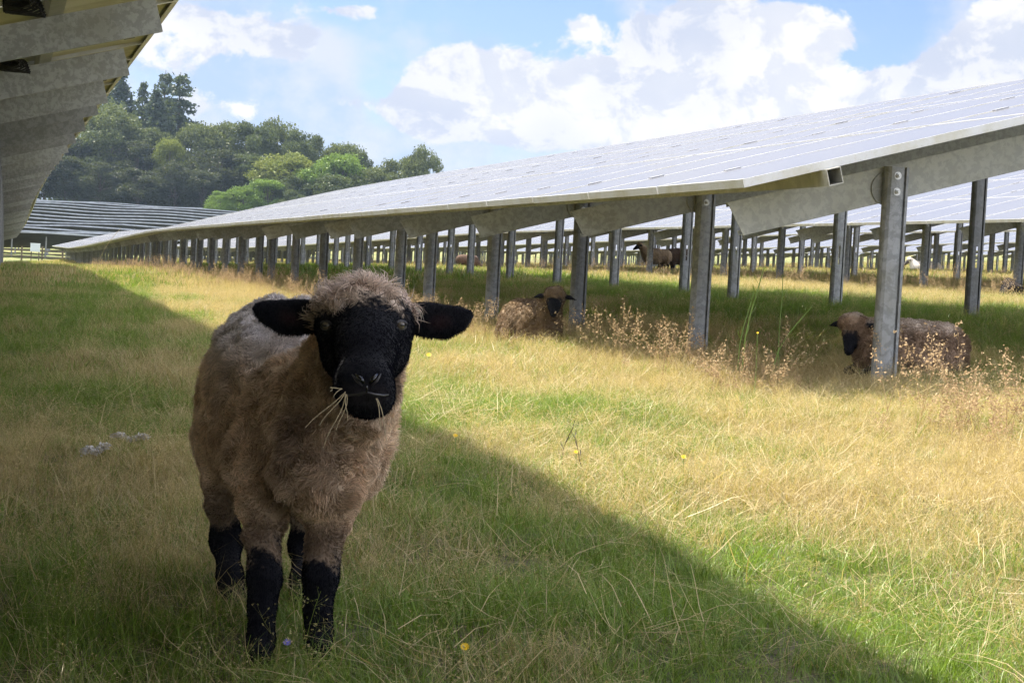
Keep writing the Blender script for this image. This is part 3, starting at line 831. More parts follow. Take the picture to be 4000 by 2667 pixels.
def sheep_cols(light, warm, dirt, top=None, seed=3, face=(.0095, .0100, .0145)):
    light, warm, dirt = map(np.array, (light, warm, dirt))
    def fn(V, W, G):
        s = lambda k, p: np.sin(V@np.array(k)+p)
        n1 = np.clip(.5+.35*s([9, 6, 7.], 1+seed)+.3*s([-14, 17, 9.], 2)*s([11, -7, 13.], .5)+.10*rng.normal(size=len(V)), 0, 1)[:, None]
        n2 = np.clip(.5+.5*s([31, 24, -19.], seed)*s([17, -37, 28.], 1.7)+.12*rng.normal(size=len(V)), 0, 1)[:, None]
        wool = warm*(1-n1)+light*n1
        st = np.clip(.5+.5*s([55, 48, 9.], seed)*s([-38, 61, 7.], 1.1)+.25*s([8, 5, -9.], 2), 0, 1)[:, None]
        wool = wool*(1-.38*n2)+dirt*.38*n2
        wool = wool*(.78+.34*st)
        if top is not None:
            tc, tf = top; k = tf(V, G)[:, None]; wool = wool*(1-k)+np.array(tc)*k
        fc = np.array(face)*(1+.3*n2)
        return wool*W[:, None]+fc*(1-W[:, None])
    return fn

def main_sheep():
    K = 4116.0
    def c(x0, y0, d0, r0, x1=None, y1=None, d1=None, r1=None, sq=None):
        if x1 is None: x1, y1, d1, r1 = x0+.5, y0, d0, r0
        t = (D(x0, y0, d0), D(x1, y1, d1), r0*d0/K, r1*d1/K)
        return t if sq is None else t+(sq,)
    fh = np.array([math.sin(TH), math.cos(TH), 0])            # away from the camera, level
    wool = [
        c(655, 860, 3.62, 172, 650, 900, 3.50, 168), c(630, 985, 3.50, 157, 642, 1000, 3.45, 150), c(603, 900, 3.86, 142, 588, 960, 3.86, 130),
        c(560, 1010, 3.82, 104), c(700, 1070, 3.72, 100),
        c(744, 995, 3.22, 130, 744, 1040, 3.20, 116), c(738, 1108, 3.15, 76), c(796, 985, 3.26, 88, 806, 1050, 3.26, 66), c(690, 935, 3.30, 122),
        c(824, 785, 3.16, 98, 772, 960, 3.22, 128), c(832, 738, 3.16, 84), c(842, 850, 3.10, 76, 836, 930, 3.12, 68),
        c(612, 1055, 3.28, 92, 606, 1140, 3.26, 58), c(604, 1150, 3.25, 48, 607, 1284, 3.22, 29),
        c(770, 1090, 3.26, 82, 752, 1160, 3.25, 54), c(750, 1165, 3.24, 46, 740, 1288, 3.24, 30),
        c(527, 1095, 3.82, 58, 513, 1160, 3.80, 38), c(700, 1120, 3.80, 58, 703, 1175, 3.80, 36),
        c(758, 716, 3.05, 29, 910, 719, 3.04, 27), c(792, 708, 3.02, 33, 876, 710, 3.01, 32), c(836, 700, 3.04, 35), c(800, 699, 2.985, 22, 868, 701, 2.98, 22), c(834, 687, 2.99, 23),
    ]
    ear = lambda x0, y0, x1, y1, r0, r1, d0=3.07, d1=3.07: c(x0, y0, d0, r0, x1, y1, d1, r1, (fh, .34))
    skin = [
        c(800, 738, 3.04, 63, 873, 738, 3.03, 62), c(842, 798, 3.02, 80), c(770, 747, 3.02, 33), c(907, 747, 3.01, 30),
        c(842, 742, 2.985, 66, 839, 798, 2.94, 61), c(839, 798, 2.95, 60, 836, 862, 2.90, 42), c(812, 868, 2.885, 30, 860, 868, 2.88, 29), c(806, 894, 2.885, 25, 866, 894, 2.88, 24), c(824, 918, 2.895, 26, 868, 918, 2.895, 26), c(846, 926, 2.90, 22),
        c(788, 820, 3.02, 42), c(886, 812, 3.01, 41),
        # ears
        ear(742, 722, 700, 727, 19.2, 28.1), ear(700, 727, 655, 729, 28.1, 27.4), ear(655, 729, 612, 716, 26.6, 15.5), ear(612, 716, 586, 706, 15.5, 3.7),
        ear(935, 724, 975, 733, 19.2, 27.4), ear(975, 733, 1018, 740, 27.4, 26.6), ear(1018, 740, 1056, 731, 26.6, 15.5), ear(1056, 731, 1080, 723, 15.5, 3.7),
        # legs: left of picture, right of picture, two hind
        c(608, 1250, 3.22, 27.1, 607, 1325, 3.20, 29.5), c(607, 1325, 3.20, 29.5, 602, 1395, 3.20, 21.3), c(602, 1395, 3.20, 21.3, 599, 1465, 3.21, 21.3), c(599, 1465, 3.21, 23.0, 595, 1505, 3.18, 27.9),
        c(744, 1255, 3.24, 27.9, 737, 1325, 3.23, 30.3), c(737, 1325, 3.23, 30.3, 730, 1392, 3.24, 22.1), c(730, 1392, 3.24, 22.1, 732, 1450, 3.25, 21.3), c(732, 1450, 3.25, 23.0, 733, 1488, 3.22, 27.9),
        c(513, 1160, 3.80, 29.5, 520, 1240, 3.84, 30.3), c(520, 1240, 3.84, 29.5, 528, 1320, 3.74, 22.1), c(528, 1320, 3.74, 21.3, 530, 1365, 3.71, 21.3), c(530, 1365, 3.71, 23.0, 533, 1398, 3.67, 27.1),
        c(703, 1185, 3.80, 29.5, 700, 1250, 3.84, 30.3), c(700, 1250, 3.84, 29.5, 697, 1330, 3.74, 22.1), c(697, 1330, 3.74, 21.3, 697, 1370, 3.71, 21.3), c(697, 1370, 3.71, 23.0, 696, 1400, 3.67, 27.1),
    ]
    cut = [
        c(816, 868, 2.826, 5, 834, 884, 2.822, 7), c(868, 868, 2.818, 5, 852, 884, 2.818, 7), c(843, 884, 2.812, 5, 844, 912, 2.815, 4),
        c(800, 916, 2.835, 5, 843, 911, 2.812, 5), c(843, 911, 2.812, 5, 886, 916, 2.83, 5),
        c(700, 728, 3.030, 13, 628, 722, 3.040, 13), c(978, 733, 3.030, 13, 1045, 733, 3.040, 13),
        c(757, 738, 2.955, 9), c(924, 738, 2.945, 9),
    ]
    g0 = D(660, 1450, 3.4); origin = (g0[0], g0[1], float(gz(g0[0], g0[1])))
    e1a, e1b = D(680, 745, 3.04), D(1010, 742, 3.04)
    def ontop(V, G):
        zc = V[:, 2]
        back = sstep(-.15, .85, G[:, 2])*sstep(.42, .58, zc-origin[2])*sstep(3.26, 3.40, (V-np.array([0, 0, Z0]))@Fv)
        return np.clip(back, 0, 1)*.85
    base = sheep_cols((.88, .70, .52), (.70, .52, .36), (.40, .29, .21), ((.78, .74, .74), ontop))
    knot0 = D(836, 690, 3.06)
    def colfn(V, W, G):
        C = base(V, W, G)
        dk = np.linalg.norm((V-knot0)*np.array([.8, .8, 1.4]), axis=1)
        k = (sstep(.11, .06, dk)*W)[:, None]; C = C*(1-k)+np.array([.80, .66, .58])*k
        # brown fade round the face and above the knees
        for q, rr in ((D(790, 820, 3.05), .10), (D(900, 830, 3.05), .10), (D(607, 1265, 3.2), .085), (D(742, 1270, 3.22), .085), (D(516, 1165, 3.8), .08), (D(703, 1185, 3.8), .08)):
            k = (sstep(rr, rr*.3, np.linalg.norm(V-q, axis=1))*W*.8)[:, None]; C = C*(1-k)+np.array([.085, .05, .035])*k
        for q, rr, am in ((D(688, 1010, 3.14), .075, .5), (D(665, 1090, 3.2), .07, .55), (D(705, 930, 3.18), .05, .3), (D(500, 1080, 3.5), .10, .3)):   # dirty streak and darker folds
            k = (sstep(rr, rr*.2, np.linalg.norm((V-q)*np.array([1.2, .7, .6]), axis=1))*W*am)[:, None]; C = C*(1-k)+np.array([.15, .09, .07])*k
        for q in (D(672, 738, 3.04), D(1000, 745, 3.04), D(652, 728, 3.04), D(1020, 738, 3.04)):   # pinkish inner ear
            k = ((1-W)*sstep(.030, .006, np.linalg.norm(V-q, axis=1))*.7)[:, None]; C = C*(1-k)+np.array([.085, .045, .045])*k
        q = D(843, 915, 2.83); k = ((1-W)*sstep(.03, .008, np.abs(V[:, 2]-q[2]))*sstep(.06, .03, np.linalg.norm(V-q, axis=1))*.35)[:, None]
        return C*(1-k)+np.array([.09, .08, .085])*k
    def lenfn(p):
        dk = np.linalg.norm((p-knot0)*np.array([.8, .8, 1.3]), axis=1)
        return (1+1.35*sstep(.12, .05, dk)+.5*sstep(.10, .02, np.abs(p[:, 2]-origin[2]-.36))*sstep(3.3, 3.2, (p-np.array([0, 0, Z0]))@Fv))*(1-.45*sstep(.30, .24, p[:, 2]-origin[2]))
    tocam = lambda q: (np.array([0, 0, Z0])-q)
    ea, eb = D(752, 748, 2.978), D(918, 747, 2.968)
    sd = CX
    eyes = [(ea, .0088, tocam(ea)/np.linalg.norm(tocam(ea))-sd*.75), (eb, .0088, tocam(eb)/np.linalg.norm(tocam(eb))+sd*.75)]
    root = sheep_object('sheep', 'black faced brown sheep standing in the foreground shade with grass in its mouth', 'flock of black faced brown sheep',
                 wool, skin, .0042, colfn, origin, nstr=190000, ln=.0135, width=.0009, skinlen=.0048, kw=.012, ks=.012, cut=cut, eyes=eyes, lenfn=lenfn)
    o = np.array(root.location)
    def line(name, pts, r_, m):
        mb = MB(); mb.tube([D(*p)-o for p in pts], r_, 6); obj(name, mb.mesh(name, [m], True), root)
    # nostrils: dark slits under a slightly paler rim; lips; eyelids
    line('nostril', [(817, 860, 2.812), (828, 870, 2.802), (836, 881, 2.802)], [.002, .0045, .002], M_PUP)
    line('nostril', [(866, 859, 2.808), (857, 870, 2.800), (849, 881, 2.800)], [.002, .0045, .002], M_PUP)
    line('nostril_rim', [(809, 860, 2.820), (819, 874, 2.806), (832, 886, 2.802)], [.0010, .0022, .001], M_LIP)
    line('nostril_rim', [(875, 858, 2.815), (866, 874, 2.801), (853, 886, 2.800)], [.0010, .0022, .001], M_LIP)
    line('mouth', [(780, 908, 2.865), (800, 908, 2.835), (822, 906, 2.812), (842, 901, 2.806), (862, 906, 2.81), (880, 908, 2.83), (892, 906, 2.86)], [.001, .002, .0024, .002, .0024, .002, .001], M_LIP)
    line('philtrum', [(842, 885, 2.80), (842, 901, 2.805)], [.0016, .0014], M_PUP)
    for q, s in ((ea, -1), (eb, 1)):
        n_ = tocam(q)/np.linalg.norm(tocam(q))+s*sd*.75; n_ /= np.linalg.norm(n_); a_ = np.cross(n_, (0, 0, 1.)); a_ /= np.linalg.norm(a_); b_ = np.cross(a_, n_)
        for nm, t0, t1, rr in (('upper_eyelid', .0, math.pi, .0030), ('lower_eyelid', math.pi, 2*math.pi, .0020)):
            mb = MB(); mb.tube([q+n_*.0035+.0094*(a_*math.cos(t)*1.15+b_*math.sin(t)*.72)-o for t in np.linspace(t0, t1, 9)], [.001]+[rr]*7+[.001], 6)
            obj(nm, mb.mesh(nm, [M_LIP], True), root)
    return root
main_sheep()

def pose_sheep(label, x, y, yaw, pose, scale=1.0, headyaw=0.0, pit=None, hb=None, nstr=9000, h=.011, col=None, tail=True):
    """canonical body: X forward, Y left, Z up, metres; shoulder height about 0.6"""
    cz, sz_ = math.cos(yaw), math.sin(yaw); g = float(gz(x, y))
    def Wd(p):
        p = np.array(p, float)*scale; return np.array([x+p[0]*cz-p[1]*sz_, y+p[0]*sz_+p[1]*cz, g+p[2]])
    lie = pose == 'lie'; bz = .20 if lie else .47
    hb = hb or {'lie': (.42, .42), 'stand': (.50, .74), 'graze': (.62, .14)}[pose]
    ch, shh = math.cos(headyaw), math.sin(headyaw)
    neck = np.array([.30, 0, bz+.08]); poll = np.array([hb[0]*1.0, 0, hb[1]])
    if pose == 'graze': poll = np.array([.52, 0, .24])
    def Hd(p):                                            # head frame: x forward, y left, z up from the poll
        p = np.array(p, float)
        pt = pit or {'lie': .75, 'stand': .55, 'graze': 1.15}[pose]
        q = np.array([p[0]*math.cos(pt)+p[2]*math.sin(pt), p[1], -p[0]*math.sin(pt)+p[2]*math.cos(pt)])
        return poll+np.array([q[0]*ch-q[1]*shh, q[0]*shh+q[1]*ch, q[2]])
    wool, skin = [], []
    def cw(a, b, ra, rb): wool.append((Wd(a), Wd(b), ra*scale, rb*scale))
    def cs(a, b, ra, rb, sq=None): skin.append((Wd(a), Wd(b), ra*scale, rb*scale)+((sq,) if sq else ()))
    cw((-.30, 0, bz+.03), (.02, 0, bz+.0), .185, .20); cw((.02, 0, bz), (.22, 0, bz+.02), .20, .165)
    cw((.22, 0, bz+.02), tuple(poll+np.array([-.04*ch, -.04*shh, -.02])), .15, .082)
    if lie: cw((-.2, 0, .10), (.15, 0, .10), .20, .19)
    cw(tuple(Hd((-.01, -.035, .045))), tuple(Hd((-.01, .035, .045))), .045, .045)
    cs(tuple(Hd((.02, 0, 0))), tuple(Hd((.10, 0, -.005))), .062, .055); cs(tuple(Hd((.10, 0, -.005))), tuple(Hd((.20, 0, -.01))), .052, .034)
    up = Wd((0, 0, 1))-Wd((0, 0, 0)); up /= np.linalg.norm(up)
    for s in (1, -1):
        cs(tuple(Hd((.0, s*.05, .01))), tuple(Hd((-.005, s*.12, .0))), .026, .034, (up, .5)); cs(tuple(Hd((-.005, s*.12, .0))), tuple(Hd((.01, s*.20, -.015))), .034, .008, (up, .5))
        if lie:
            cs((.28, s*.12, .06), (.40, s*.13, .03), .045, .03); cw((-.25, s*.13, .10), (-.05, s*.20, .07), .11, .06)
        else:
            cw((.20, s*.085, .36), (.20, s*.085, .26), .07, .045); cs((.20, s*.085, .27), (.19, s*.085, .02), .034, .026)
            cw((-.32, s*.09, .40), (-.34, s*.10, .30), .10, .05); cs((-.34, s*.10, .30), (-.37, s*.10, .22), .036, .028); cs((-.37, s*.10, .22), (-.33, s*.10, .02), .026, .026)
    if tail: cw((-.46, 0, bz+.06), (-.50, 0, bz-.10), .03, .02)
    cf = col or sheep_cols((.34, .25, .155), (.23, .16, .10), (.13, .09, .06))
    e1, e2 = Wd(Hd((.075, .052, .025))), Wd(Hd((.075, -.052, .025)))
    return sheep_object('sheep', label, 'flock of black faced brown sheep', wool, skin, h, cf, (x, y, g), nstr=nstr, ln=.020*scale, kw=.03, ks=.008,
                        eyes=((e1, .010*scale, e1-Wd(Hd((.075, 0, .02)))), (e2, .010*scale, e2-Wd(Hd((.075, 0, .02))))), width=.0016)
# camera lies towards -Y; yaw is measured from +X
def spot(px, py, d): p = D(px, py, d); return float(p[0]), float(p[1])
sx, sy = spot(1262, 750, 12.7)
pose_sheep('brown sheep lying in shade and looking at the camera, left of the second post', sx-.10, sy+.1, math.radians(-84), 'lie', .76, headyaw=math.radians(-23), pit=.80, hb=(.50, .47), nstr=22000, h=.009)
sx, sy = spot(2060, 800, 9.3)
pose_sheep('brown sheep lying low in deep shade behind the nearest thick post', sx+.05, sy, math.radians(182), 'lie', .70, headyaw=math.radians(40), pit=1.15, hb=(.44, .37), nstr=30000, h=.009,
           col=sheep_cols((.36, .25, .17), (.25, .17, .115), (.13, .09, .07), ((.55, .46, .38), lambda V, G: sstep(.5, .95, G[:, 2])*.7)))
sx, sy = spot(1505, 588, 44)
pose_sheep('tan and dark sheep standing between far posts with its head raised', sx, sy, math.radians(185), 'stand', .88, nstr=3000, h=.02)
sx, sy = spot(1562, 588, 45)
pose_sheep('dark brown sheep grazing right behind the standing tan sheep', sx, sy, math.radians(178), 'graze', .95, nstr=3000, h=.02,
           col=sheep_cols((.10, .065, .045), (.07, .045, .03), (.05, .03, .02)))
sx, sy = spot(1077, 583, 45)
pose_sheep('small dark brown sheep grazing in sunlit grass between thin far posts', sx, sy, math.radians(-12), 'graze', .62, nstr=2500, h=.02,
           col=sheep_cols((.16, .10, .07), (.11, .07, .05), (.08, .05, .03)))
sx, sy = spot(2325, 645, 22)
pose_sheep('dark sheep half hidden behind a post at the right picture edge', sx, sy, math.radians(70), 'lie', .52, nstr=3000, h=.016,
           col=sheep_cols((.03, .02, .016), (.02, .015, .012), (.015, .01, .01)))
sx, sy = spot(2124, 588, 60)
pose_sheep('pale whitish sheep lying in the far grass beyond many posts', sx, sy, math.radians(150), 'lie', 1.15, nstr=2500, h=.02,
           col=sheep_cols((.80, .74, .68), (.74, .68, .62), (.6, .55, .5), face=(.10, .09, .09)))

#>>SHEEP
#<<GRASS
# ------------------------------------------------------------------ meadow grass: clumps scattered by geometry nodes
def f_grass(t, out):
    bl = t.node('ShaderNodeAttribute'); bl.attribute_name = 'blade'
    tn = t.node('ShaderNodeAttribute'); tn.attribute_type = 'INSTANCER'; tn.attribute_name = 'tone'
    dr = t.node('ShaderNodeAttribute'); dr.attribute_name = 'dry'
    k = t.m('ADD', tn.outputs['Fac'], t.m('MULTIPLY', t.m('SUBTRACT', dr.outputs['Fac'], .5), .95))
    g = t.mix(bl.outputs['Fac'], (.085, .15, .018), (.24, .36, .05))
    d = t.mix(bl.outputs['Fac'], (.30, .235, .11), (.64, .51, .29))
    c = t.mix(t.ramp(k, .36, .62), g, d)
    b = t.node('ShaderNodeBsdfDiffuse'); t.put(b.inputs[0], c)
    tr = t.node('ShaderNodeBsdfTranslucent'); t.put(tr.inputs[0], t.mix(1.0, c, (1.15, 1.15, .6), 'MULTIPLY'))
    gl = t.node('ShaderNodeBsdfGlossy'); gl.inputs['Roughness'].default_value = .42; gl.inputs[0].default_value = (.8, .8, .75, 1)
    m = t.node('ShaderNodeMixShader'); m.inputs[0].default_value = .36; t.l.new(b.outputs[0], m.inputs[1]); t.l.new(tr.outputs[0], m.inputs[2])
    m2 = t.node('ShaderNodeMixShader'); m2.inputs[0].default_value = .04; t.l.new(m.outputs[0], m2.inputs[1]); t.l.new(gl.outputs[0], m2.inputs[2])
    t.l.new(m2.outputs[0], out.inputs[0])
M_GRASS = mat('meadow_grass', f_grass)

def f_weed(t, out):
    bl = t.node('ShaderNodeAttribute'); bl.attribute_name = 'blade'
    c = t.mix(bl.outputs['Fac'], (.20, .125, .06), (.68, .51, .31))
    b = t.node('ShaderNodeBsdfDiffuse'); t.put(b.inputs[0], c); tr = t.node('ShaderNodeBsdfTranslucent'); t.put(tr.inputs[0], c)
    m = t.node('ShaderNodeMixShader'); m.inputs[0].default_value = .35; t.l.new(b.outputs[0], m.inputs[1]); t.l.new(tr.outputs[0], m.inputs[2]); t.l.new(m.outputs[0], out.inputs[0])
M_WEED = mat('dry_seed_head', f_weed)
def blades(n, rad, hmin, hmax, w, r, lean=.5, segs=3, dry=None, flat=0.0):
    a = r.random(n)*6.283; q = rad*np.sqrt(r.random(n)); bx, by = q*np.cos(a), q*np.sin(a)
    L = hmin+(hmax-hmin)*r.random(n)**1.6; az = r.random(n)*6.283
    tilt = lean*np.abs(r.normal(size=n))*.6+.05
    if flat: tilt = 1.15+.35*r.random(n)
    bend = .3+lean*1.6*r.random(n)
    wd = w*(.6+.8*r.random(n))
    sa = az+1.57+.5*r.normal(size=n)
    s = np.stack([np.cos(sa), np.sin(sa), .15*r.normal(size=n)], -1)
    V = []; x, y, z = bx.copy(), by.copy(), np.full(n, -.015 if not flat else .02+.06*r.random())
    if flat: z = .01+.09*r.random(n)
    for i in range(segs+1):
        f = i/segs; ww = wd*(1-f**1.8*.92)
        p = np.stack([x, y, z], -1)
        V += [p-s*ww[:, None]/2, p+s*ww[:, None]/2]
        th = tilt+bend*f if not flat else tilt+.3*np.sin(f*5+a)
        x = x+L/segs*np.sin(th)*np.cos(az); y = y+L/segs*np.sin(th)*np.sin(az); z = z+L/segs*np.cos(th)
    V = np.stack(V, 1); k = V.shape[1]
    b = (np.arange(n)*k)[:, None, None]
    F_ = np.array([[2*i, 2*i+1, 2*i+3, 2*i+2] for i in range(segs)])[None]
    bl = np.repeat(r.random(n), k); dr = np.repeat(r.random(n) if dry is None else np.clip(dry+.12*r.normal(size=n), 0, 1), k)
    return V.reshape(-1, 3), (b+F_).reshape(-1, 4), bl, dr
def panicle(n, rad, h0, h1, r, spread=.05, nb=10, sz=.0055):
    """fine flowering grass: thin stalk with an open head of tiny spikelets"""
    V = []; Fc = []; bl = []; dr = []; c = 0
    def quad(p, d, s, L, w, b_, d_):
        nonlocal c
        V.extend([p-s*w, p+s*w, p+d*L+s*w*.6, p+d*L-s*w*.6]); Fc.append((c, c+1, c+2, c+3)); c += 4; bl.extend([b_]*4); dr.extend([d_]*4)
    for i in range(n):
        a = r.random()*6.283; q = rad*math.sqrt(r.random()); p = np.array([q*math.cos(a), q*math.sin(a), -.01]); az = r.random()*6.283; H = h0+(h1-h0)*r.random()
        dd = np.array([math.cos(az), math.sin(az), 0]); tl = .08+.35*r.random(); b_ = r.random(); 
        s = np.array([-dd[1], dd[0], 0])
        for k in range(4):
            d = dd*math.sin(tl+.1*k)+np.array([0, 0, math.cos(tl+.1*k)])
            quad(p, d, s if k % 2 else dd*.2+s*.9, H/4, .0008, b_, .80); p = p+d*H/4
            if k == 3:
                for m in range(nb):
                    o = p-d*H*.30*r.random(); e = r.normal(size=3)*np.array([1, 1, .8]); e[2] = abs(e[2])*.6+.3; e /= np.linalg.norm(e)
                    tip = o+e*spread*(.4+.8*r.random())
                    quad(o, (tip-o)/np.linalg.norm(tip-o), np.cross(e, [0, .3, 1.]), np.linalg.norm(tip-o), .0004, b_, .85)
                    for z in range(2):
                        u = r.normal(size=3); u /= np.linalg.norm(u); quad(tip+u*.004*z, e, np.cross(e, u), sz*(.7+.8*r.random()), sz*.28, .4+.6*r.random(), .8+.2*r.random())
    return np.array(V), np.array(Fc), np.array(bl), np.array(dr)
def weedclump(r, H=.42, heads=7, dens=46):
    """dry branching seed heads, pinkish tan"""
    V = []; Fc = []; bl = []; dr = []; c = 0
    def quad(p, q_, w0, w1, b_, d_):
        nonlocal c
        d = q_-p; s = np.cross(d, r.normal(size=3)); s /= np.linalg.norm(s)+1e-9
        V.extend([p-s*w0, p+s*w0, q_+s*w1, q_-s*w1]); Fc.append((c, c+1, c+2, c+3)); c += 4; bl.extend([b_]*4); dr.extend([d_]*4)
    for h in range(heads):
        az = r.random()*6.28; ln = .22*r.random(); top = np.array([math.cos(az)*ln, math.sin(az)*ln, H*(.55+.45*r.random())])
        base = np.array([.03*r.normal(), .03*r.normal(), -.02]); mid = base*.4+top*.6-np.array([math.cos(az), math.sin(az), 0])*.02
        quad(base, mid, .0018, .0014, .3, .62); quad(mid, top, .0014, .0008, .5, .75)
        for k in range(dens):
            f = .42+.62*r.random(); o = mid+(top-mid)*(f-.4)/.62; e = r.normal(size=3); e /= np.linalg.norm(e); e[2] = abs(e[2])*.7
            R = .055*(1.15-f*.6)*(.4+.8*r.random()); tip = o+e*R
            if k % 3 == 0: quad(o, tip, .0007, .0005, .4, .7)
            u = r.normal(size=3); u /= np.linalg.norm(u); L = .010+.009*r.random()
            quad(tip, tip+u*L, L*.32, L*.18, .25+.75*r.random(), .85+.3*r.random())
    return np.array(V), np.array(Fc), np.array(bl), np.array(dr)
def src(name, parts, m):
    n = 0; V = []; Fc = []; B = []; Dd = []
    for v, f, b, d in parts: V.append(v); Fc.append(f+n); B.append(b); Dd.append(d); n += len(v)
    me = mesh_from(name, np.concatenate(V), np.concatenate(Fc), [m], attrs={'blade': np.concatenate(B), 'dry': np.concatenate(Dd)})
    return bpy.data.objects.new(name, me)
def scatter(name, sources, P, rot, scl, idx, tone):
    c = bpy.data.collections.new(name+'_clumps')
    for o in sources: c.objects.link(o)
    me = mesh_from(name, P, np.zeros((0, 3), int), [])
    for k, v, ty in (('rotv', rot, 'FLOAT_VECTOR'), ('scl', scl, 'FLOAT'), ('idx', idx, 'INT'), ('tone', tone, 'FLOAT')):
        a = me.attributes.new(k, ty, 'POINT')
        a.data.foreach_set('vector' if ty == 'FLOAT_VECTOR' else 'value', np.asarray(v).astype(np.int32 if ty == 'INT' else np.float32).ravel())
    o = obj(name, me)
    g = bpy.data.node_groups.new(name, 'GeometryNodeTree')
    g.interface.new_socket(name='Geometry', in_out='INPUT', socket_type='NodeSocketGeometry')
    g.interface.new_socket(name='Geometry', in_out='OUTPUT', socket_type='NodeSocketGeometry')
    N = g.nodes; L = g.links
    gi = N.new('NodeGroupInput'); go = N.new('NodeGroupOutput')
    ci = N.new('GeometryNodeCollectionInfo'); ci.inputs['Collection'].default_value = c; ci.inputs['Separate Children'].default_value = True; ci.inputs['Reset Children'].default_value = True
    ip = N.new('GeometryNodeInstanceOnPoints'); ip.inputs['Pick Instance'].default_value = True
    def na(k, ty):
        n = N.new('GeometryNodeInputNamedAttribute'); n.data_type = ty; n.inputs['Name'].default_value = k; return n.outputs[0]
    er = N.new('FunctionNodeEulerToRotation'); L.new(na('rotv', 'FLOAT_VECTOR'), er.inputs[0])
    L.new(gi.outputs[0], ip.inputs['Points']); L.new(ci.outputs[0], ip.inputs['Instance']); L.new(er.outputs[0], ip.inputs['Rotation'])
    L.new(na('scl', 'FLOAT'), ip.inputs['Scale']); L.new(na('idx', 'INT'), ip.inputs['Instance Index'])
    L.new(ip.outputs[0], go.inputs[0])
    m = o.modifiers.new('scatter', 'NODES'); m.node_group = g
    return props(o, kind='stuff')
def tone_at(x, y):
    """0 = lush green, 1 = bleached"""
    w = lambda kx, ky, p: np.sin(x*kx+y*ky+p)
    n = .40*w(1.1, .55, 1.2)*w(-.6, .8, .3)+.26*w(2.7, -1.3, 2)*w(1.6, 2.2, .8)+.22*w(6.1, 4.7, 1)*w(-4.9, 5.6, 2)+.12*w(13, 9, 0)*w(-10, 12, 1)+.05*rng.normal(size=np.shape(x))
    side = .24*sstep(1.7, 3.0, x)*sstep(6.5, 4, x)+.12*sstep(7, 12, x)
    near = .10*sstep(9, 4, y)
    farp = .22*sstep(14, 40, y)
    green = -.18*np.exp(-((x-2.0)/.45)**2)*sstep(5, 8, y)-.16*sstep(4.3, 6.5, x)*sstep(10.5, 8.5, x)
    shade = -.30*sstep(2.1, 1.2, x)*sstep(40, 20, y)
    return np.clip(.38+n+side+near+farp+green+shade+.16*sstep(2.1, 2.7, x)*sstep(8, 4, y)*sstep(4.2, 3.6, x)-.30*sstep(3.9, 4.6, x)*sstep(9.6, 8.6, x), 0, 1)  # last term: shade under the right row put into greener, darker grass
def frustum_points(y0, y1, dens, m0=-.6, m1=.6):
    """points on the meadow inside the wedge the picture can see, a little wider on both sides"""
    P = []
    n = int(dens*((y1**2-y0**2)/2*.68+(m1-m0)*(y1-y0)))
    y = np.sqrt(y0**2+(y1**2-y0**2)*rng.random(int(n*1.0)))
    lo = -.035*y+m0; hi = .66*y+m1
    x = lo+(hi-lo)*rng.random(len(y))
    return x, y
r_ = np.random.default_rng(5)
short = [src('grass_clump', [blades(60, .12, .06, .17, .0030, r_, 1.15, 4), blades(16, .12, .10, .24, .0020, r_, 1.1, 4, dry=.85)], M_GRASS) for _ in range(5)]
tall = [src('hay_grass_clump', [blades(14, .10, .10, .24, .0022, r_, 1.1, 4), panicle(9, .10, .14, .27, r_, .045, 9, .0055)], M_GRASS) for _ in range(4)]
straw = [src('straw_clump', [blades(11, .16, .12, .36, .0024, r_, .2, 4, dry=1.0, flat=1)], M_GRASS) for _ in range(4)]
mid = [src('grass_clump_mid', [blades(64, .24, .08, .22, .0060, r_, 1.0, 3), blades(20, .24, .12, .28, .0036, r_, 1.0, 3, dry=.9)], M_GRASS) for _ in range(4)]
midp = [src('hay_clump_mid', [blades(16, .2, .12, .26, .005, r_, .5, 2, dry=.7), panicle(14, .22, .16, .30, r_, .06, 7, .010)], M_GRASS) for _ in range(3)]
farc = [src('grass_clump_far', [blades(90, .75, .12, .32, .022, r_, .5, 2)], M_GRASS) for _ in range(3)]
weed = [src('dry_weed_clump', [weedclump(r_, .36+.08*i, 3+i % 3, 34)], M_WEED) for i in range(5)]
def lay(name, sources, x, y, s0, s1, lean=.12, tshift=0.0):
    n = len(x); z = gz(x, y)
    rot = np.stack([lean*rng.normal(size=n), lean*rng.normal(size=n), rng.random(n)*6.283], -1)
    t = np.clip(tone_at(x, y)+tshift, 0, 1.4)
    return scatter(name, sources, np.stack([x, y, z], -1), rot, s0+(s1-s0)*rng.random(n), rng.integers(0, len(sources), n), t)
x, y = frustum_points(1.7, 10, 480, -.5, .5); lay('short_grass', short, x, y, .34, .66)
x, y = frustum_points(1.7, 13, 120, -.5, .5); k = rng.random(len(x)) < .25+.75*sstep(.35, .7, tone_at(x, y)); lay('hay_grass', tall, x[k], y[k], .34, .62, .22, .12)
x, y = frustum_points(1.7, 12, 85, -.5, .5); lay('fallen_straw', straw, x, y, .35, .8, .12, .2)
x, y = frustum_points(9.0, 27, 110); lay('meadow_grass', mid, x, y, .36, .66)
x, y = frustum_points(12, 30, 34); k = rng.random(len(x)) < .2+.8*sstep(.35, .65, tone_at(x, y)); lay('meadow_hay', midp, x[k], y[k], .34, .62, .2, .12)
x, y = frustum_points(26, 66, 13); lay('distant_grass', farc, x, y, .35, .6, .08, .04)
x, y = frustum_points(64, 130, 1.6); lay('distant_meadow', farc, x, y, .55, .9, .08, .04)
tuss = [src('tussock', [blades(46, .05, .14, .34, .0034, r_, .8, 4), blades(10, .06, .2, .4, .0022, r_, .7, 4, dry=.9)], M_GRASS) for _ in range(3)]
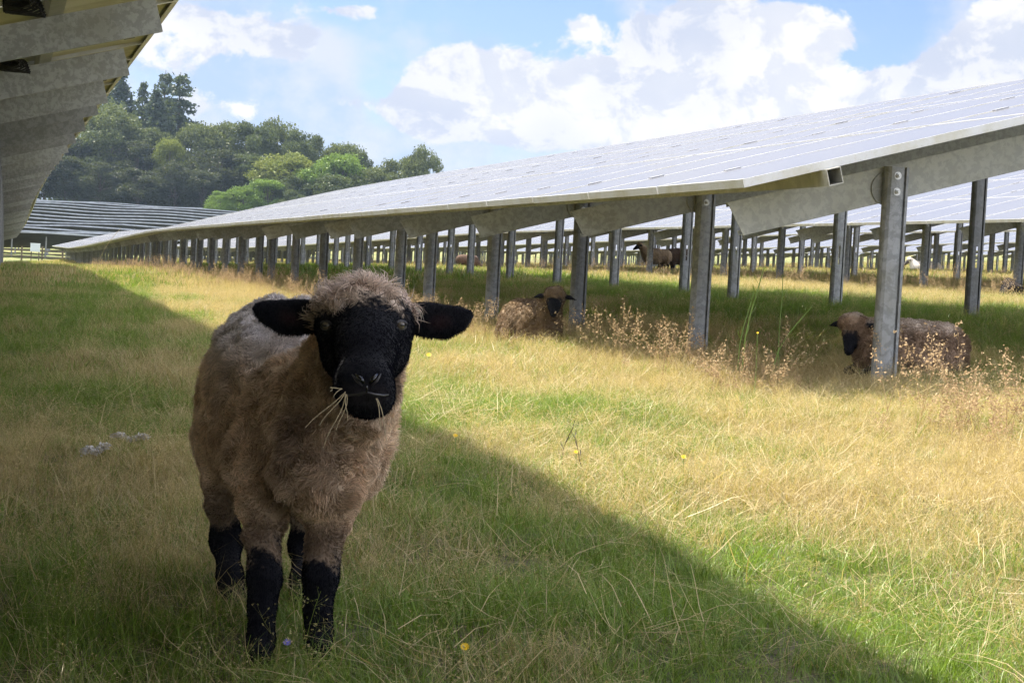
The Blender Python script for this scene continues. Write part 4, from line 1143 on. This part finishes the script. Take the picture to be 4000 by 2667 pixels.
dtus = [src('bleached_tussock', [blades(30, .06, .14, .36, .0026, r_, 1.0, 4, dry=.95), panicle(5, .06, .2, .36, r_, .05, 9, .006)], M_GRASS) for _ in range(3)]
x, y = frustum_points(1.7, 22, 7, -.5, .5); k = np.sin(x*2.3+y)*np.sin(y*1.7-x)+.4*rng.normal(size=len(x)) > .15; lay('green_tussocks', tuss, x[k], y[k], .28, .62, .2, -.12)
x, y = frustum_points(1.7, 22, 7, -.5, .5); k = np.sin(x*1.9-y*.8)*np.sin(y*2.1+x)+.4*rng.normal(size=len(x)) > .1; lay('bleached_tussocks', dtus, x[k], y[k], .28, .60, .25, .25)
# belts of dry seed heads that the mower and the sheep leave along the low edge of every row
bx, by = [], []
for x0, ya, yb, n, wd in ((3.55, 5.3, 30, 620, .34), (3.45, 30, 75, 520, .40), (4.3, 8, 16, 14, .5), (12.3, 15, 40, 420, .8), (12.4, 40, 80, 260, .8), (20.9, 30, 70, 330, .9), (29.5, 44, 80, 240, 1.0), (38, 56, 100, 200, 1.2)):
    yy = ya+(yb-ya)*rng.random(n)**1.25; gap = np.sin(yy*1.9+x0)*.5+np.sin(yy*.73)*.5 > -.55
    xx = x0+wd*rng.normal(size=n)*.55; bx.append(xx[gap]); by.append(yy[gap])
bx, by = np.concatenate(bx), np.concatenate(by)
k = ~((np.abs(by-11.2) < 1.6) & (bx > 2.7) & (bx < 3.95) & (rng.random(len(bx)) < .8)); bx, by = bx[k], by[k]
lay('dry_seed_heads', weed, bx, by, .24, .70, .2, .5)

#>>GRASS
#<<MISC
# ------------------------------------------------------------------ single plants, flowers, wool, kit
def f_stem(c): return lambda t, out: pr(t, out, c, .6)
M_GSTEM = mat('green_stem', f_stem((.20, .30, .06))); M_DSTEM = mat('dry_stem', f_stem((.42, .34, .20)))
M_YEL = mat('yellow_petals', f_stem((.85, .55, .01))); M_VIO = mat('violet_petals', f_stem((.22, .20, .62)))
M_WOOLW = simple('shed_wool', (.66, .64, .62), .95, 0, (.50, .48, .46), 60)
def gnd(px, py, lift=0.0):
    """spot on the meadow seen at a photograph position (2352 wide)"""
    d = ray(px*1.70068, py*1.70068); tt = np.linspace(1.2, 90, 9000)
    k = np.argmax(d[2]*tt+Z0 < gz(d[0]*tt, d[1]*tt)+lift); return d[0]*tt[k], d[1]*tt[k]
SM = {'green': M_GSTEM, 'dry': M_DSTEM, 'dark': mat('dark_stem', f_stem((.07, .055, .035)))}
def stalk(px, py, H, lean, label, name='tall_stalk', kind='green', buds=5, th=.0032):
    x, y = gnd(px, py); z = float(gz(x, y)); e = empty(name, (x, y, z)); props(e, label, 'plant')
    mb = MB(); pts = [(0, 0, -.03)]
    for i in range(1, 6):
        f = i/5; pts.append((lean*f*f*Rv[0]+.004*math.sin(i*2.), lean*f*f*Rv[1], H*f))
    mb.tube(pts, [th, th*.95, th*.9, th*.85, th*.8, th*.55], 6)
    obj('stem', mb.mesh('stem', [SM[kind]]), e)
    lf = MB(); ls = min(1, H/.3)
    for i in range(buds):
        f = .25+.6*i/max(1, buds-1); p = np.array([lean*f*f*Rv[0], lean*f*f*Rv[1], H*f]); a = random.random()*6.28
        q = p+ls*np.array([math.cos(a)*.022, math.sin(a)*.022, .03]); r = q+ls*np.array([math.cos(a)*.012, math.sin(a)*.012, .03])
        s = np.array([-math.sin(a), math.cos(a), 0])*.004*ls
        lf.add([p-s*.4, p+s*.4, q+s, q-s, r], [(0, 1, 2, 3), (3, 2, 4)])
    if buds: obj('leaf', lf.mesh('leaf', [SM[kind]]), e)
    return e
stalk(1700, 885, .62, .09, 'tallest bright green stalk left of the tall pair under the nearest solar row', buds=8, th=.004)
stalk(1690, 880, .50, .07, 'shorter green stalk hugging the tallest green stalk', buds=4)
stalk(1784, 872, .58, .0, 'straight bare green stalk right of the tallest green stalk', buds=0)
stalk(1770, 880, .42, .20, 'green stalk leaning right over the dry seed heads', buds=0, th=.004)
stalk(222, 632, 1.0, .46, 'single long dry stalk leaning across the far left solar row', 'dry_stalk', 'dry', 0, .006)
stalk(1108, 770, .30, .02, 'thin dry stalk with seed tufts beside the fourth post', 'dry_stalk', 'dry', 9)
stalk(1288, 1080, .17, .04, 'thin dark branching stem crossing the shadow edge, taller of two', 'dark_stalk', 'dark', 5, .0013)
stalk(1335, 1100, .15, -.04, 'thin dark branching stem crossing the shadow edge, shorter of two', 'dark_stalk', 'dark', 4, .0013)
def flower(px, py, label, m, r=.012, H=.10):
    x, y = gnd(px, py, H); z = float(gz(x, y)); e = empty('flower', (x, y, z)); props(e, label, 'flower')
    mb = MB(); mb.tube([(0, 0, -.02), (.004, 0, H*.5), (0, 0, H)], [.0012, .0011, .001], 5); obj('stem', mb.mesh('stem', [M_GSTEM]), e)
    pt = MB(); n = 13
    tow = -Fv*.7+np.array([0, 0, .7]); tow /= np.linalg.norm(tow); a = np.cross(tow, (0, 0, 1)); a /= np.linalg.norm(a); b = np.cross(tow, a)
    o = np.array([0, 0, H])
    for k in range(n):
        t0 = 2*math.pi*k/n; t1 = t0+.42; dd = a*math.cos((t0+t1)/2)+b*math.sin((t0+t1)/2)
        pt.add([o, o+r*(a*math.cos(t0)+b*math.sin(t0))*.8+tow*.002, o+r*dd*1.05+tow*.003, o+r*(a*math.cos(t1)+b*math.sin(t1))*.8+tow*.002], [(0, 1, 2, 3)])
    pt.tube([o-tow*.002, o+tow*.004], [r*.35, r*.25], 8)
    obj('petals', pt.mesh('petals', [m]), e)
flower(985, 815, 'yellow flower in sunlit grass right of the foreground sheep ear', M_YEL, .014)
flower(1046, 1001, 'yellow flower on the edge of shade right of the foreground sheep', M_YEL, .008)
flower(1323, 1038, 'yellow flower in sunlight near the leaning dark stems', M_YEL, .007)
flower(1570, 1050, 'yellow flower between two bright green grass patches', M_YEL, .008)
flower(1068, 1487, 'yellow flower in deep shade at the bottom of the picture', M_YEL, .008, .06)
flower(660, 1477, 'small round violet flower between the front hooves of the sheep', M_VIO, .0075, .05)
flower(1740, 765, 'little yellow bud among the tall green stalks', M_YEL, .006, .34)
def wool(px0, py0, px1, py1, label):
    a = np.array(gnd(px0, py0, .05)); b = np.array(gnd(px1, py1, .05)); n = 1500
    V = []; Fc = []; x0, y0 = a; z0 = float(gz(x0, y0))
    r = np.random.default_rng(9)
    for k in range(n):
        f = r.random(); p = a*(1-f)+b*f; z = float(gz(*p))-z0+.045+.008*math.sin(f*9)+.004*r.normal()
        c = np.array([p[0]-x0+.006*r.normal(), p[1]-y0+.008*r.normal(), z]); d = r.normal(size=3)*np.array([1, 1, .25]); d /= np.linalg.norm(d); u = np.cross(d, r.normal(size=3)); u[2] *= .4; u /= np.linalg.norm(u)
        s = .004+.007*r.random(); i = len(V); V += [c-d*s, c+u*s*.4, c+d*s, c-u*s*.4]; Fc.append((i, i+1, i+2, i+3))
    o = obj('wool_tuft', mesh_from('wool_tuft', V, Fc, [M_WOOLW]), None, (x0, y0, z0)); props(o, label, 'wool', 'shed wool on the grass')
wool(258, 1000, 338, 1004, 'white tuft of shed wool caught on the shaded grass, right piece')
wool(192, 1036, 246, 1024, 'thin white strand of shed wool left of the bigger tuft')
# grass hanging from the mouth
def mouth_grass():
    o = D(790, 918, 2.84); mb = MB()
    for (x0, y0), (x1, y1) in [((793, 900), (757, 975)), ((797, 906), (768, 1003)), ((796, 906), (802, 966)), ((794, 904), (740, 1030)), ((790, 903), (712, 996)), ((864, 915), (868, 985)), ((866, 915), (886, 1006)), ((786, 893), (752, 903)), ((784, 893), (762, 918))]:
        p0, p1 = D(x0, y0, 2.835), D(x1, y1, 2.80); m = (p0+p1)/2+np.array([0, 0, .006])+.004*rng.normal(size=3)
        pe = p1+.006*rng.normal(size=3); sg = .006*rng.normal(); mb.tube([p0*(1-f)+pe*f+np.array([0, 0, .016*f*(1-f)])+CX*sg*math.sin(f*5)-o for f in np.linspace(0, 1, 8)], np.linspace(.0009, .0004, 8), 5)
    e = obj('grass_stalks', mb.mesh('grass_stalks', [M_DSTEM]), None, tuple(o)); props(e, 'pale grass stalks hanging from the mouth of the foreground sheep', 'grass stalks')
mouth_grass()
# far left: post and rail fence, inverter cabinet
M_WOOD = simple('weathered_wood', (.10, .08, .06), .9, 0, (.16, .13, .10), 4)
M_CAB = simple('grey_cabinet_paint', (.60, .66, .72), .5)
def fence():
    y = 150.0; e = empty('wire_fence', (0, y, float(gz(0, y)))); B = np.array(e.location); props(e, 'dark post and rail fence at the far left end of the aisle', 'fence')
    for x in np.arange(-3.5, 6, 1.6):
        z = float(gz(x, y)); mb = MB(); mb.box((x-B[0], 0, z+.5-B[2]), (.14, .14, 1.3)); obj('post', mb.mesh('post', [M_WOOD]), e)
    for h in (.45, .9):
        mb = MB(); mb.box((1.2-B[0], -.09, h+.02), (9.6, .04, .10)); obj('rail', mb.mesh('rail', [M_WOOD]), e)
fence()
def cabinet():
    y = 140.0; x = .0138*y+.25; z = float(gz(x, y)); e = empty('inverter_cabinet', (x, y, z)); props(e, 'pale grey cabinet on a stand at the far left beside the row end', 'cabinet')
    mb = MB(); mb.box((0, 0, 1.0), (.70, .3, .60)); mb.box((0, 0, 1.32), (.75, .36, .05)); obj('housing', mb.mesh('housing', [M_CAB]), e)
    mb = MB(); mb.box((0, -.16, 1.0), (.58, .02, .48)); obj('door', mb.mesh('door', [simple('cabinet_door', (.52, .58, .64), .5)]), e)
    for s in (-.28, .28):
        mb = MB(); mb.box((s, 0, .35), (.08, .08, .9)); obj('leg', mb.mesh('leg', [M_WOOD]), e)
cabinet()
# cable loops under the overhead row
def cables():
    root = [o for o in bpy.data.objects if o.name.startswith('solar_row') and 'overhead' in o.get('label', '')][0]; B = np.array(root.location)
    for n_, (px_, py_, d_) in enumerate(((50, 14, 8.3), (28, 150, 11.0))):
        mb = MB()
        ctr = D(px_, py_, d_)
        for k in range(12):
            pts = [ctr+CX*(.06+.004*k)*math.cos(t*6.283+k*.5)+np.array([0, 0, 1.])*(.020+.002*k)*math.sin(t*6.283+k*.9)+Fv*.01*(k-6)-B for t in np.linspace(0, .95, 12)]
            mb.tube(pts, .006, 5)
        obj('cable_bundle', mb.mesh('cable_bundle', [M_BLACK]), root)
cables()

#>>MISC
# ------------------------------------------------------------------ summer haze over the whole place
def haze():
    m = bpy.data.materials.new('summer_haze'); m.use_nodes = True; t = NT(m.node_tree); t.n.clear()
    out = t.node('ShaderNodeOutputMaterial'); v = t.node('ShaderNodeVolumePrincipled')
    v.inputs['Color'].default_value = (.60, .78, 1.0, 1); v.inputs['Density'].default_value = .00014; v.inputs['Anisotropy'].default_value = .3
    t.l.new(v.outputs[0], out.inputs['Volume'])
    mb = MB(); mb.box((100, 430, 20.5), (640, 980, 49)); o = obj('haze', mb.mesh('haze', [m])); props(o, kind='stuff')
haze()
